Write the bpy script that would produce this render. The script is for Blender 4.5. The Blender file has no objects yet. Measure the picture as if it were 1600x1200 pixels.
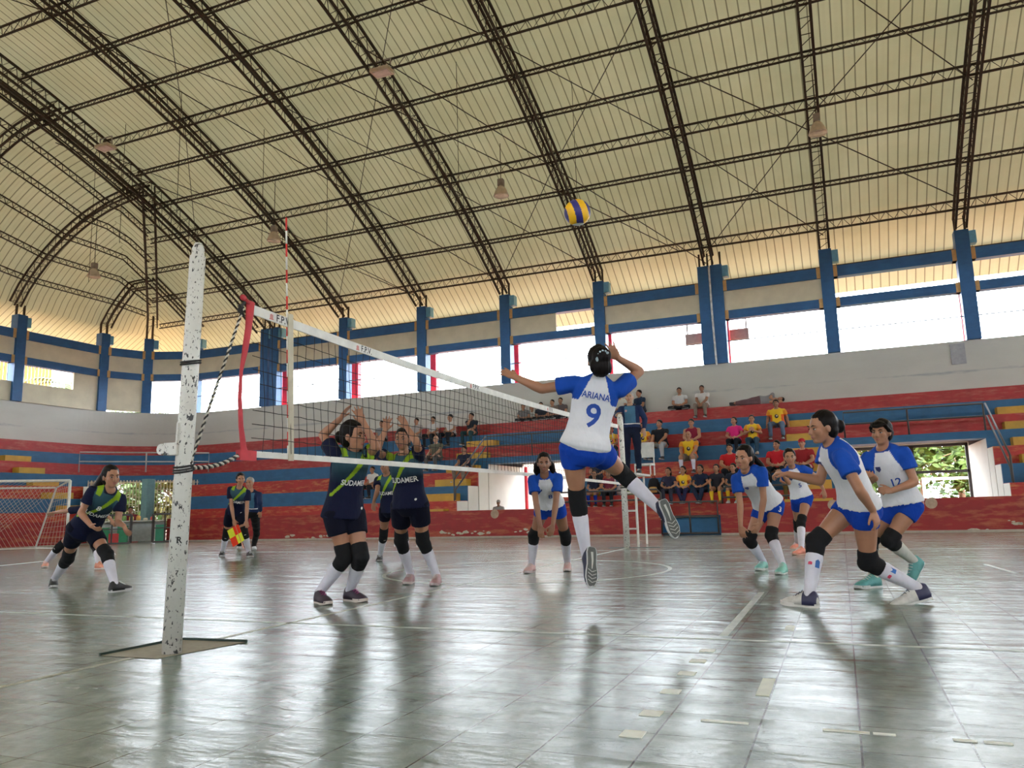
import bpy, bmesh, math, random
import numpy as np
from mathutils import Vector, Matrix
from mathutils.bvhtree import BVHTree
R_ = random.Random(7)

# ---------------------------------------------------------------- camera, sky, sun, exposure
FPX = 1206.0
CAMH = 0.79
def _n(v): return v / np.linalg.norm(v)
_Y = _n(np.array([515., -182., -FPX])); _X = _n(np.array([2920., 275., FPX]))
_X = _n(_X - _Y * _X.dot(_Y)); _Z = np.cross(_X, _Y)
RC = np.array([_X, _Y, _Z])               # camera axes -> world
C0 = np.array([0., 0., CAMH])
sc = bpy.context.scene
COL = sc.collection
cam = bpy.data.cameras.new('camera'); camo = bpy.data.objects.new('camera', cam); COL.objects.link(camo)
M = Matrix([list(RC[0]) + [0], list(RC[1]) + [0], list(RC[2]) + [CAMH], [0, 0, 0, 1]])
camo.matrix_world = M
cam.sensor_fit = 'HORIZONTAL'; cam.sensor_width = 36; cam.lens = 36 * FPX / 1600
cam.clip_start = .05; cam.clip_end = 500
sc.camera = camo
w = bpy.data.worlds.new('sky'); sc.world = w; w.use_nodes = True
nt = w.node_tree; nt.nodes.clear()
bg = nt.nodes.new('ShaderNodeBackground'); wo = nt.nodes.new('ShaderNodeOutputWorld')
bg.inputs[0].default_value = (.86, .93, 1, 1); bg.inputs[1].default_value = 6.0
nt.links.new(bg.outputs[0], wo.inputs[0])
sun = bpy.data.lights.new('sun', 'SUN'); sun.energy = 4.5; sun.angle = .02; sun.color = (1, .93, .82)
suno = bpy.data.objects.new('sun', sun); COL.objects.link(suno)
suno.rotation_euler = (math.radians(28), math.radians(8), 0)     # high sun from behind the camera
sc.view_settings.view_transform = 'Standard'; sc.view_settings.look = 'None'
sc.view_settings.exposure = 1.62; sc.view_settings.gamma = 1.0
try: sc.view_settings.use_curve_mapping = False
except Exception: pass
cy = sc.cycles
cy.max_bounces = 8; cy.diffuse_bounces = 5; cy.glossy_bounces = 3; cy.transmission_bounces = 2
cy.caustics_reflective = False; cy.caustics_refractive = False
cy.sample_clamp_indirect = 6.0
cy.use_denoising = True

# ---------------------------------------------------------------- picking points in the place
def ray(px, py): return _n(RC @ np.array([px - 800., 600. - py, -FPX]))
def onz(px, py, z=0.): d = ray(px, py); return C0 + d * (z - CAMH) / d[2]
def ony(px, py, y): d = ray(px, py); return C0 + d * y / d[1]
def onx(px, py, x): d = ray(px, py); return C0 + d * x / d[0]
def atd(px, py, D): return C0 + RC @ (np.array([px - 800., 600. - py, -FPX]) / FPX * D)
def pix(P):
    c = RC.T @ (np.asarray(P, float) - C0); return np.array([800 + FPX * c[0] / -c[2], 600 - FPX * c[1] / -c[2]]), -c[2]
def cdir(r, u, t): return _n(RC @ np.array([r, u, t], float))

# ---------------------------------------------------------------- materials
MATS = {}
class NB:
    def __init__(s, name):
        s.m = bpy.data.materials.new(name); s.m.use_nodes = True; s.t = s.m.node_tree; s.t.nodes.clear()
        s.o = s.n('OutputMaterial'); s.p = s.n('BsdfPrincipled'); s.l(s.p.outputs[0], s.o.inputs[0]); s.tc = s.n('TexCoord')
    def n(s, k, **kw):
        x = s.t.nodes.new('ShaderNode' + k)
        for a, b in kw.items(): setattr(x, a, b)
        return x
    def l(s, a, b): s.t.links.new(a, b)
    def noise(s, scale, detail=4, rough=.55, vec=None, mapscale=None):
        x = s.n('TexNoise'); x.inputs['Scale'].default_value = scale; x.inputs['Detail'].default_value = detail; x.inputs['Roughness'].default_value = rough
        v = vec or s.tc.outputs['Object']
        if mapscale:
            mp = s.n('Mapping'); mp.inputs['Scale'].default_value = mapscale; s.l(v, mp.inputs[0]); v = mp.outputs[0]
        s.l(v, x.inputs['Vector']); return x.outputs['Fac']
    def ramp(s, f, stops, interp='LINEAR'):
        x = s.n('ValToRGB'); x.color_ramp.interpolation = interp
        e = x.color_ramp.elements
        while len(e) < len(stops): e.new(.5)
        for i, (p, c) in enumerate(stops):
            e[i].position = p; e[i].color = (*c, 1) if len(c) == 3 else c
        s.l(f, x.inputs[0]); return x.outputs[0]
    def mix(s, f, a, b, mode='MIX'):
        x = s.n('Mix', data_type='RGBA', blend_type=mode)
        for sock, v in ((x.inputs[0], f), (x.inputs[6], a), (x.inputs[7], b)):
            if hasattr(v, 'is_linked'): s.l(v, sock)
            elif isinstance(v, tuple): sock.default_value = (*v, 1)
            else: sock.default_value = v
        return x.outputs[2]
    def math(s, op, a, b=0.):
        x = s.n('Math', operation=op)
        for i, v in enumerate((a, b)):
            if hasattr(v, 'is_linked'): s.l(v, x.inputs[i])
            else: x.inputs[i].default_value = v
        return x.outputs[0]
    def bump(s, h, strength=.3, dist=.01):
        x = s.n('Bump'); x.inputs['Strength'].default_value = strength; x.inputs['Distance'].default_value = dist
        s.l(h, x.inputs['Height']); s.l(x.outputs[0], s.p.inputs['Normal'])
    def col(s, c):
        if isinstance(c, tuple): s.p.inputs['Base Color'].default_value = (*c, 1)
        else: s.l(c, s.p.inputs['Base Color'])
    def set(s, **kw):
        for k, v in kw.items(): s.p.inputs[k.replace('_', ' ')].default_value = v

def plain(name, c, rough=.6, metal=0., var=.12, scale=9., bump=0., sheen=0., spec=.5):
    if name in MATS: return MATS[name]
    b = NB(name); f = b.noise(scale)
    d = tuple(x * (1 - var) for x in c); e = tuple(min(1, x * (1 + var)) for x in c)
    b.col(b.ramp(f, [(.3, d), (.7, e)])); b.set(Roughness=rough, Metallic=metal); b.p.inputs['Specular IOR Level'].default_value = spec
    if sheen: b.p.inputs['Sheen Weight'].default_value = sheen
    if bump: b.bump(b.noise(scale * 3), .4, bump)
    MATS[name] = b.m; return b.m

def worn_paint(name, c, other, amount=.5, scale=1.6, rough=.55):
    """thick brush-painted concrete: rubbed lighter streaks along the wall"""
    b = NB(name)
    f1 = b.noise(scale, 6, .66, mapscale=(.4, .4, 3.6)); f2 = b.noise(scale * 5, 5, .6, mapscale=(.5, .5, 2.0))
    m = b.math('MULTIPLY', f1, f2); k = b.ramp(m, [(.24, (0, 0, 0)), (.24 + .16 / max(amount, .1), (1, 1, 1))])
    base = b.ramp(b.noise(3.1), [(.3, tuple(x * .82 for x in c)), (.7, tuple(min(1, x * 1.1) for x in c))])
    b.col(b.mix(k, base, other)); b.set(Roughness=rough); b.bump(f2, .25, .006)
    MATS[name] = b.m; return b.m

def cloth(name, c, rough=.85):
    if name in MATS: return MATS[name]
    b = NB(name); f = b.noise(5, 3, .5); b.col(b.ramp(f, [(.3, tuple(x * .88 for x in c)), (.7, tuple(min(1, x * 1.07) for x in c))]))
    b.set(Roughness=rough); b.p.inputs['Specular IOR Level'].default_value = .2
    b.bump(b.noise(9, 3, .55, mapscale=(1, 1, .55)), .55, .03)
    MATS[name] = b.m; return b.m

def vcol_cloth(name):
    b = NB(name); a = b.n('Attribute', attribute_name='col'); f = b.noise(5, 3, .5)
    v = b.ramp(f, [(.3, (.9, .9, .9)), (.7, (1, 1, 1))]); b.col(b.mix(1., a.outputs['Color'], v, 'MULTIPLY'))
    b.set(Roughness=.8); b.p.inputs['Specular IOR Level'].default_value = .25
    b.bump(b.noise(9, 3, .55, mapscale=(1, 1, .5)), .6, .035)
    MATS[name] = b.m; return b.m

# ---------------------------------------------------------------- mesh collecting
class MB:
    def __init__(s): s.v = []; s.f = []; s.m = []
    def add(s, vs, fs, mi=0):
        o = len(s.v); s.v.extend([tuple(map(float, x)) for x in vs]); s.f.extend([tuple(i + o for i in f) for f in fs]); s.m.extend([mi] * len(fs)); return s
    def box(s, a, b, mi=0):
        x0, y0, z0 = a; x1, y1, z1 = b
        s.add([(x0, y0, z0), (x1, y0, z0), (x1, y1, z0), (x0, y1, z0), (x0, y0, z1), (x1, y0, z1), (x1, y1, z1), (x0, y1, z1)],
              [(0, 3, 2, 1), (4, 5, 6, 7), (0, 1, 5, 4), (1, 2, 6, 5), (2, 3, 7, 6), (3, 0, 4, 7)], mi); return s
    def bar(s, p, q, wd, ht=None, up=(0, 0, 1), mi=0):
        p = np.asarray(p, float); q = np.asarray(q, float); d = q - p; L = np.linalg.norm(d)
        if L < 1e-6: return s
        d /= L; ht = ht or wd; u = np.asarray(up, float)
        if abs(d.dot(u)) > .98: u = np.array([1., 0, 0])
        a = _n(np.cross(d, u)) * wd / 2; b = _n(np.cross(a, d)) * ht / 2
        vs = [p - a - b, p + a - b, p + a + b, p - a + b, q - a - b, q + a - b, q + a + b, q - a + b]
        s.add(vs, [(0, 3, 2, 1), (4, 5, 6, 7), (0, 1, 5, 4), (1, 2, 6, 5), (2, 3, 7, 6), (3, 0, 4, 7)], mi); return s
    def tube(s, pts, rad, n=12, ref=None, mi=0, cap=True, mis=None):
        """closed loft along pts; rad: float or (rx, ry) per point; ref: direction the rx axis follows"""
        P = [np.asarray(p, float) for p in pts]; N = len(P)
        rad = [rad] * N if not isinstance(rad, (list, tuple)) else list(rad)
        T = [_n(P[min(i + 1, N - 1)] - P[max(i - 1, 0)]) for i in range(N)]
        r0 = np.asarray(ref, float) if ref is not None else (np.array([0, 0, 1.]) if abs(T[0][2]) < .9 else np.array([1., 0, 0]))
        vs = []
        for i in range(N):
            a = r0 - T[i] * r0.dot(T[i])
            a = _n(a) if np.linalg.norm(a) > 1e-5 else _n(np.cross(T[i], [0, 1, .3]))
            if ref is None: r0 = a
            b = np.cross(T[i], a); rx, ry = rad[i] if isinstance(rad[i], tuple) else (rad[i], rad[i])
            for k in range(n):
                t = 2 * math.pi * k / n; vs.append(P[i] + a * rx * math.cos(t) + b * ry * math.sin(t))
        fs = []; ms = []
        for i in range(N - 1):
            for k in range(n):
                k2 = (k + 1) % n; fs.append((i * n + k, i * n + k2, (i + 1) * n + k2, (i + 1) * n + k)); ms.append(mis[i] if mis else mi)
        if cap: fs += [tuple(range(n))[::-1], tuple((N - 1) * n + k for k in range(n))]; ms += [ms[0], ms[-1]]
        o = len(s.v); s.add(vs, fs, mi); s.m[-len(fs):] = ms; return s
    def ell(s, c, r, ax=None, n=14, m=9, mi=0):
        """ellipsoid: c centre, r radii, ax 3 axes as rows"""
        c = np.asarray(c, float); A = np.eye(3) if ax is None else np.asarray(ax); vs = [c + A[2] * r[2]]
        for i in range(1, m):
            ph = math.pi * i / m
            for k in range(n):
                t = 2 * math.pi * k / n
                vs.append(c + A[0] * r[0] * math.sin(ph) * math.cos(t) + A[1] * r[1] * math.sin(ph) * math.sin(t) + A[2] * r[2] * math.cos(ph))
        vs.append(c - A[2] * r[2]); fs = []
        for k in range(n): fs.append((0, 1 + k, 1 + (k + 1) % n))
        for i in range(m - 2):
            for k in range(n):
                a = 1 + i * n + k; b = 1 + i * n + (k + 1) % n; fs.append((a, a + n, b + n, b))
        e = len(vs) - 1
        for k in range(n): fs.append((e, 1 + (m - 2) * n + (k + 1) % n, 1 + (m - 2) * n + k))
        s.add(vs, fs, mi); return s
    def limb(s, p, q, r0, r1, mid=None, n=12):
        """tapered limb with round ends"""
        p = np.asarray(p, float); q = np.asarray(q, float); d = _n(q - p); L = np.linalg.norm(q - p)
        pts = [p - d * r0 * .92, p - d * r0 * .6, p]; rr = [r0 * .38, r0 * .8, r0]
        for t, r in (mid or []): pts.append(p + d * L * t); rr.append(r)
        pts += [q, q + d * r1 * .6, q + d * r1 * .92]; rr += [r1, r1 * .8, r1 * .38]
        return s.tube(pts, rr, n)
    def mesh(s, name, mats, smooth=False):
        me = bpy.data.meshes.new(name); me.from_pydata(s.v, [], s.f)
        for m in (mats if isinstance(mats, (list, tuple)) else [mats]): me.materials.append(m)
        me.polygons.foreach_set('material_index', s.m)
        if smooth: me.polygons.foreach_set('use_smooth', [True] * len(s.f))
        me.update(); return me
    def obj(s, name, mats, parent=None, smooth=False, **kw):
        o = bpy.data.objects.new(name, s.mesh(name, mats, smooth)); return put(o, parent, **kw)

def put(o, parent=None, label=None, cat=None, group=None, kind=None):
    COL.objects.link(o)
    if parent is not None: o.parent = parent
    if label: o['label'] = label
    if cat: o['category'] = cat
    if group: o['group'] = group
    if kind: o['kind'] = kind
    return o
def empty(name, loc=(0, 0, 0), **kw):
    o = bpy.data.objects.new(name, None); o.location = loc; o.empty_display_size = .1; return put(o, **kw)
def part(mb, name, mats, root, smooth=False, label=None):
    """child mesh given in world coordinates: moved into its thing's frame"""
    L = np.array(root_loc(root)); mb.v = [tuple(np.array(v) - L) for v in mb.v]
    return mb.obj(name, mats, root, smooth, label=label)
def root_loc(o):
    l = np.zeros(3)
    while o is not None: l += np.array(o.location); o = o.parent
    return l
ORD = ['first', 'second', 'third', 'fourth', 'fifth', 'sixth', 'seventh', 'eighth', 'ninth', 'tenth', 'eleventh', 'twelfth', 'thirteenth', 'fourteenth', 'fifteenth']

# ---------------------------------------------------------------- hall: rings round the court
HX, HY, CX, CYY = 26.4, 22.2, -3.6, 4.8       # half sizes and centre of the hall
def ring(d, R=None):
    """closed rounded rectangle, offset d inwards; far side first (from +X to -X), then the end wall on the left"""
    R = (4.0 - .35 * d) if R is None else R
    hx, hy = HX - d, HY - d; pts = []
    NA = 28
    cuts = [11.8, 8, 3.7, .25, -2.0, -2.9, -4.43, -7.5, -10.95, -15.2, -19]
    cuts = [c for c in cuts if c < CX + hx - R]
    pts.append((CX + hx - R, CYY + hy)); pts += [(c, CYY + hy) for c in cuts]
    def arc(cx, cyy, a0):
        for i in range(NA + 1):
            a = a0 + math.pi / 2 * i / NA; pts.append((cx + R * math.cos(a), cyy + R * math.sin(a)))
    arc(CX - hx + R, CYY + hy - R, math.pi / 2)
    arc(CX - hx + R, CYY - hy + R, math.pi)
    arc(CX + hx - R, CYY - hy + R, 1.5 * math.pi)
    arc(CX + hx - R, CYY + hy - R, 0)
    return pts[:-1] if len(pts) and abs(pts[0][0] - pts[-1][0]) < 1e-6 else pts

# corner passage (beyond the left goal): a slot that runs outwards along the diagonal
_p = onz(222, 850); PD = np.array([_p[0], _p[1]]); PD = PD / np.linalg.norm(PD); PN = np.array([PD[1], -PD[0]])
def in_corner(p, half=1.95): return abs(np.dot(p, PN)) < half and p[0] < -14 and p[1] > 8
def in_gap(p, kind):
    x, y = p
    if y > 15 and kind == 'tier': return .25 < x < 3.7 or -10.95 < x < -7.5 or in_corner(p)
    if kind == 'parapet': return (y > 15 and -4.43 < x < -2.9) or in_corner(p, 1.55)
    return False
def band(mb, outer, inner, z0, z1, gap=None, mi=(0, 1, 2), zi=None):
    """solid ring between the court side line (outer=d of court side) and the wall side line"""
    n = len(outer)
    keep = [not (gap and in_gap(((outer[i][0] + outer[(i + 1) % n][0]) / 2, (outer[i][1] + outer[(i + 1) % n][1]) / 2), gap)) for i in range(n)]
    for i in range(n):
        if not keep[i]: continue
        j = (i + 1) % n; a, b, c, d = outer[i], outer[j], inner[j], inner[i]; zf = z0 if zi is None else zi
        mb.add([(*a, z0), (*b, z0), (*b, z1), (*a, z1)], [(0, 1, 2, 3)], mi[0])
        mb.add([(*a, z1), (*b, z1), (*c, z1), (*d, z1)], [(0, 1, 2, 3)], mi[1])
        mb.add([(*d, z0), (*c, z0), (*c, z1), (*d, z1)], [(3, 2, 1, 0)], mi[2])
        mb.add([(*a, z0), (*b, z0), (*c, z0), (*d, z0)], [(3, 2, 1, 0)], mi[2])
        if not keep[i - 1]: mb.add([(*a, z0), (*d, z0), (*d, z1), (*a, z1)], [(3, 2, 1, 0)], mi[2])
        if not keep[j]: mb.add([(*b, z0), (*c, z0), (*c, z1), (*b, z1)], [(0, 1, 2, 3)], mi[2])
    return mb

RED = worn_paint('red_paint', (.38, .018, .018), (.44, .11, .07), .75)
REDO = worn_paint('red_orange_paint', (.40, .018, .012), (.5, .14, .04), 1.3)
BLUE = worn_paint('blue_paint', (.008, .095, .22), (.03, .15, .26), .35)
BLUEC = worn_paint('blue_column_paint', (.015, .10, .27), (.03, .15, .33), .3)
YEL = worn_paint('yellow_paint', (.55, .31, .03), (.42, .24, .05), .4)
CREAM = plain('cream_wall', (.66, .62, .52), .7, scale=1.2, var=.06)
REDP = plain('red_post_paint', (.75, .02, .04), .5)
def wall_mat():
    b = NB('grey_plaster'); f = b.noise(.8, 5, .6, mapscale=(.35, .35, 1)); g = b.noise(5, 4)
    sep = b.n('SeparateXYZ'); b.l(b.tc.outputs['Object'], sep.inputs[0])
    z = sep.outputs[2]
    st = b.noise(1.2, 6, .7, mapscale=(.5, .5, 3))
    band1 = b.math('MULTIPLY', b.math('SUBTRACT', 1., b.math('MULTIPLY', b.math('ABSOLUTE', b.math('SUBTRACT', z, 4.62)), 4.)), 1.)
    k = b.ramp(b.math('MULTIPLY', b.math('MAXIMUM', band1, 0.), st), [(.42, (0, 0, 0)), (.62, (1, 1, 1))])
    c = b.ramp(f, [(.3, (.47, .46, .42)), (.7, (.56, .55, .5))])
    c = b.mix(k, c, (.3, .31, .33))
    b.col(c); b.set(Roughness=.8); b.bump(g, .15, .004); return b.m
WALLM = wall_mat()

FLH = math.radians(0)
def floor_mat():
    b = NB('floor_tiles'); tc = b.tc.outputs['Object']
    sep = b.n('SeparateXYZ'); b.l(tc, sep.inputs[0]); X, Y = sep.outputs[0], sep.outputs[1]
    def seam(v, per, off, wd):
        q = b.math('FRACT', b.math('DIVIDE', b.math('SUBTRACT', v, off), per))
        return b.math('LESS_THAN', b.math('MINIMUM', q, b.math('SUBTRACT', 1., q)), wd / per)
    sx = seam(X, .33, -.01, .0036); sy = seam(Y, .305, 2.525, .0024)
    seams = b.math('MAXIMUM', sx, sy)
    big = b.noise(.5, 5, .6); fine = b.noise(7, 6, .65, mapscale=(1.2, 1, 1)); scr = b.noise(3.0, 8, .75, mapscale=(.35, 1.6, 1))
    c = b.ramp(fine, [(.3, (.065, .125, .10)), (.5, (.15, .21, .18)), (.75, (.31, .37, .33))])
    c = b.mix(b.ramp(big, [(.35, (0, 0, 0)), (.7, (.5, .5, .5))]), c, (.38, .40, .37))
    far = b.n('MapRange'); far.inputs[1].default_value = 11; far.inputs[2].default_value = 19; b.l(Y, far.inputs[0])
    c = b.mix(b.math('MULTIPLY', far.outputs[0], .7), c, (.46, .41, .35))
    c = b.mix(b.math('MAXIMUM', b.math('MULTIPLY', sx, .95), b.math('MULTIPLY', sy, .6)), c, (.012, .02, .018))
    b.col(c)
    r = b.ramp(scr, [(.3, (.11, .11, .11)), (.75, (.32, .32, .32))]); b.l(r, b.p.inputs['Roughness'])
    b.p.inputs['Specular IOR Level'].default_value = .5
    # each sheet is slightly cupped and rippled
    def cup(v, per, off):
        q = b.math('FRACT', b.math('DIVIDE', b.math('SUBTRACT', v, off), per)); q = b.math('ABSOLUTE', b.math('SUBTRACT', q, .5))
        return b.math('POWER', b.math('MULTIPLY', q, 2.), 6.)
    h = b.math('ADD', b.math('MULTIPLY', cup(Y, .61, 2.525), .35), b.math('MULTIPLY', b.noise(2.6, 3, .5, mapscale=(.7, 2.2, 1)), 1.4))
    h = b.math('ADD', h, b.math('MULTIPLY', b.noise(14, 5, .65, mapscale=(.7, 1.6, 1)), .42))
    h = b.math('ADD', h, b.math('MULTIPLY', b.noise(38, 4, .7, mapscale=(.8, 1.3, 1)), .12))
    h = b.math('SUBTRACT', h, b.math('MULTIPLY', seams, .4))
    b.bump(h, .6, .010)
    return b.m
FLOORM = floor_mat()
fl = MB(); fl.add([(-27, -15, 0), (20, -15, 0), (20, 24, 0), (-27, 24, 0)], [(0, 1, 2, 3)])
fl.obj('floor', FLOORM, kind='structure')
# court markings: thin paint and tape strips
LINEW = plain('white_line_paint', (.42, .45, .41), .4, var=.3, scale=14); LINEC = plain('cream_line_paint', (.36, .37, .3), .4, var=.3, scale=14)
TAPE = plain('white_tape', (.78, .8, .75), .5)
def strip(mb, x0, y0, x1, y1, wd, z=.0012):
    mb.bar((x0, y0, z), (x1, y1, z), wd, .002); return mb
mk = MB(); strip(mk, -14, 4.83, 6.5, 4.83, .045); strip(mk, -14, 14.0, 6.5, 14.0, .03)
mk.obj('trim_1', LINEW, kind='structure')
mk = MB(); strip(mk, -3.86, -1, -3.86, 3.43, .045); strip(mk, -3.86, 4.03, -3.86, 14.9, .045)
mk.obj('trim_2', LINEC, kind='structure')
mk = MB(); strip(mk, -.73, 4.95, -.73, 7.4, .05); mk.obj('trim_20', LINEW, kind='structure'); mk = MB()
for y in (4.45, 4.15, 3.84, 3.46, 3.09, 2.8): mk.box((-.785, y - .042, .0002), (-.705, y + .042, .003))
for a, bb in ((-.55, -.38), (-.13, .02), (.03, .1), (.27, .34), (.36, .44)): mk.box((a, 3.035, .0002), (bb, 3.06, .003))
mk.obj('trim_3', TAPE, kind='structure')
mk = MB()
for y, h in ((3.66, .17), (5.36, .1)): mk.box((-.40, y - h, .0002), (-.345, y + h, .0022))
mk.obj('trim_4', plain('yellow_tape', (.5, .5, .36), .4), kind='structure')
mk = MB(); cc = np.array([-3.87, 9.6]); rr = 1.84
cp = [(cc[0] + rr * math.cos(a), cc[1] + rr * math.sin(a), .0012) for a in np.linspace(0, 2 * math.pi, 97)]
for i in range(96):
    a, c_ = np.array(cp[i]), np.array(cp[i + 1]); mk.bar(a, c_, .05, .002)
mk.obj('trim_5', LINEC, kind='structure')
mk = MB(); a = onz(0, 884); c_ = onz(68, 877); dd = _n(c_ - a); strip(mk, *(a - dd * 4)[:2], *c_[:2], .09)
mk.obj('trim_6', TAPE, kind='structure')
mk = MB(); a = onz(1540, 882); c_ = onz(1588, 896); strip(mk, a[0], a[1], c_[0], c_[1], .05)
mk.obj('trim_7', LINEW, kind='structure')
# post socket: a slab sunk in the tiles
SOC = [(-4.12, 3.43), (-4.09, 4.01), (-3.56, 4.04), (-3.68, 3.44)]
mb = MB(); mb.add([(x, y, .003) for x, y in SOC], [(0, 1, 2, 3)]); mb.obj('trim_8', plain('bare_concrete', (.34, .31, .25), .8, scale=20), kind='structure')
mb = MB()
for i in (0, 1): mb.bar((*SOC[i], .008), (*SOC[i + 1], .008), .014, .018)
mb.obj('trim_9', plain('dark_edge', (.01, .03, .022), .5), kind='structure')
# second post's dark slot
mb = MB(); mb.bar((-4.25, 14.83, .004), (-3.25, 14.9, .004), .05, .01); mb.obj('trim_10', MATS['dark_edge'], kind='structure')

# walls
g = MB(); band(g, ring(0), ring(-.22), 0, 5.57, None, (0, 0, 0))
def cut_doors(mb):      # openings to the outside behind the three passages
    nv, nf, nm = mb.v, [], []
    for f, m in zip(mb.f, mb.m):
        c = np.mean([mb.v[i] for i in f], 0)
        nf.append(f); nm.append(m)
    mb.f, mb.m = nf, nm
    return mb
g = MB()
def wall_run(mb, o, i, z0, z1, skip):
    n = len(o)
    for k in range(n):
        j = (k + 1) % n; mid = ((o[k][0] + o[j][0]) / 2, (o[k][1] + o[j][1]) / 2)
        zz = z0
        if skip(mid): zz = 2.45
        a, b_, c_, d = o[k], o[j], i[j], i[k]
        mb.add([(*a, zz), (*b_, zz), (*b_, z1), (*a, z1), (*d, zz), (*c_, zz), (*c_, z1), (*d, z1)],
               [(0, 1, 2, 3), (7, 6, 5, 4), (3, 2, 6, 7), (1, 0, 4, 5), (0, 3, 7, 4), (2, 1, 5, 6)])
o_, i_ = ring(0), ring(-.22)
wall_run(g, o_, i_, 0, 5.57, lambda p: in_gap(p, 'tier'))
g.obj('wall_surround', WALLM, kind='structure')

# bleacher tiers
TZ = [1.1 + .48 * i for i in range(7)]; TY = [21.5 + .8 * i for i in range(7)]
names = ['lowest', 'second', 'third', 'fourth', 'fifth', 'sixth', 'topmost']
for i in range(7):
    d = 27 - TY[i]; z0 = 0. if i == 0 else TZ[i - 1] - .02
    m = RED if i in (4, 6) else REDO if i % 2 == 0 else BLUE
    mb = MB(); o1 = ring(d); i1 = ring(max(d - .8, 0)) if i < 6 else ring(0.)
    band(mb, o1, i1, z0 if i < 3 else TZ[i - 1], TZ[i], 'tier' if i < 3 else None, (0, 0, 0 if i == 9 else 0))
    if i == 3:   # slab above the passages is thinner
        mb = MB(); n = len(o1)
        for k in range(n):
            j = (k + 1) % n; mid = ((o1[k][0] + o1[j][0]) / 2, (o1[k][1] + o1[j][1]) / 2); zz = 2.34 if in_gap(mid, 'tier') else TZ[2]
            a, b_, c_, dd = o1[k], o1[j], i1[j], i1[k]
            mb.add([(*a, zz), (*b_, zz), (*b_, TZ[3]), (*a, TZ[3]), (*dd, zz), (*c_, zz), (*c_, TZ[3]), (*dd, TZ[3])],
                   [(0, 1, 2, 3), (7, 6, 5, 4), (3, 2, 6, 7), (1, 0, 4, 5), (0, 3, 7, 4), (2, 1, 5, 6)])
    mb.obj('floor_tier', [m], kind='structure')
# cream passage side walls and the underside slab
def passage(x0, x1):
    mb = MB()
    for x, s in ((x0, -1), (x1, 1)):
        for i in range(3): mb.box((min(x, x + s * .12), TY[i] + .06, 0), (max(x, x + s * .12), TY[i] + .8, TZ[i] - .01))
        mb.box((min(x, x + s * .12), TY[3] + .06, 0), (max(x, x + s * .12), 27.0, 2.33))
    return mb
CW = plain('pale_passage_wall', (.74, .74, .68), .6, scale=1.5, var=.05)
for x0, x1 in ((.25, 3.7), (-10.95, -7.5)): passage(x0 + .006, x1 - .006).obj('wall_passage', CW, kind='structure')
mb = MB()   # the tiers' cores behind the risers, so the passages are closed at the sides
_ab = float(np.dot(onz(222, 850)[:2], PD))
for s, i in [(s, i) for s in (-1, 1) for i in range(4)]:
    zt_ = (.62, 1.1, 1.58, 2.04)[i]; e_ = PN * s * .15; p0 = PD * (_ab + 1.3 + 1.015 * i) + PN * s * 1.9; p1 = PD * (_ab + 2.3 + 1.015 * i if i < 3 else 36) + PN * s * 1.9
    mb.add([(*p0, 0), (*p1, 0), (*(p1 + e_), 0), (*(p0 + e_), 0), (*p0, zt_), (*p1, zt_), (*(p1 + e_), zt_), (*(p0 + e_), zt_)], [(0, 3, 2, 1), (4, 5, 6, 7), (0, 1, 5, 4), (1, 2, 6, 5), (2, 3, 7, 6), (3, 0, 4, 7)])
for s in ():
    p0 = PD * 29.2 + PN * s * 2.02; p1 = PD * 36 + PN * s * 2.02; q = PN * s * .15
    mb.add([(*p0, 0), (*p1, 0), (*(p1 + q), 0), (*(p0 + q), 0), (*p0, 2.04), (*p1, 2.04), (*(p1 + q), 2.04), (*(p0 + q), 2.04)], [(0, 3, 2, 1), (4, 5, 6, 7), (0, 1, 5, 4), (1, 2, 6, 5), (2, 3, 7, 6), (3, 0, 4, 7)])
mb.obj('wall_corner_passage', CW, kind='structure')
# parapet and deck
mb = MB(); band(mb, ring(6.4), ring(6.25), 0, .79, 'parapet', (0, 0, 0)); mb.obj('wall_parapet', [worn_paint('parapet_paint', (.28, .007, .008), (.38, .09, .035), 1.2, 1.1)], kind='structure')
mb = MB(); band(mb, ring(6.2), ring(5.5), 0, .5, 'tier', (0, 0, 0)); mb.obj('floor_deck', [BLUE], kind='structure')
mb = MB(); band(mb, ring(6.46), ring(6.4), 0, .05, 'parapet', (0, 0, 0)); mb.obj('baseboard_parapet', [plain('grey_kerb', (.4, .36, .3), .8)], kind='structure')
# chipped plaster patches at the foot of the parapet
CHIP = plain('bare_plaster', (.5, .46, .36), .9, var=.25, scale=30)
mb = MB(); rr = random.Random(3)
for (x0, x1, y) in ((450, 520, 838), (690, 770, 832), (805, 840, 829), (1330, 1350, 833), (1362, 1372, 831), (1520, 1545, 829), (1575, 1600, 815)):
    x = x0
    while x < x1:
        p = ony(x + rr.uniform(-2, 2), y + rr.uniform(-3, 4), 20.6); n = rr.randint(6, 9); r = rr.uniform(.03, .11)
        vs = [(p[0] + r * rr.uniform(.6, 1.3) * math.cos(2 * math.pi * k / n), 20.597, max(.04, p[2] + r * .5 * rr.uniform(.5, 1.2) * math.sin(2 * math.pi * k / n))) for k in range(n)]
        vb = [(a, 20.603, c) for a, b_, c in vs]
        mb.add(vs + vb, [tuple(range(n)), tuple(range(n, 2 * n))[::-1]] + [(k, (k + 1) % n, n + (k + 1) % n, n + k) for k in range(n)]); x += rr.uniform(4, 9)
mb.obj('trim_11', CHIP, kind='structure')
mb = MB()
for (x, y) in ((773, 803), (1455, 786), (1302, 789), (1350, 826)):
    p = ony(x, y, 20.6); mb.tube([(p[0], 20.594, p[2]), (p[0], 20.606, p[2])], (.13), 14, ref=(1, 0, 0))
mb.obj('trim_12', plain('smeared_cement', (.42, .3, .22), .9, var=.2, scale=12), kind='structure')

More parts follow.
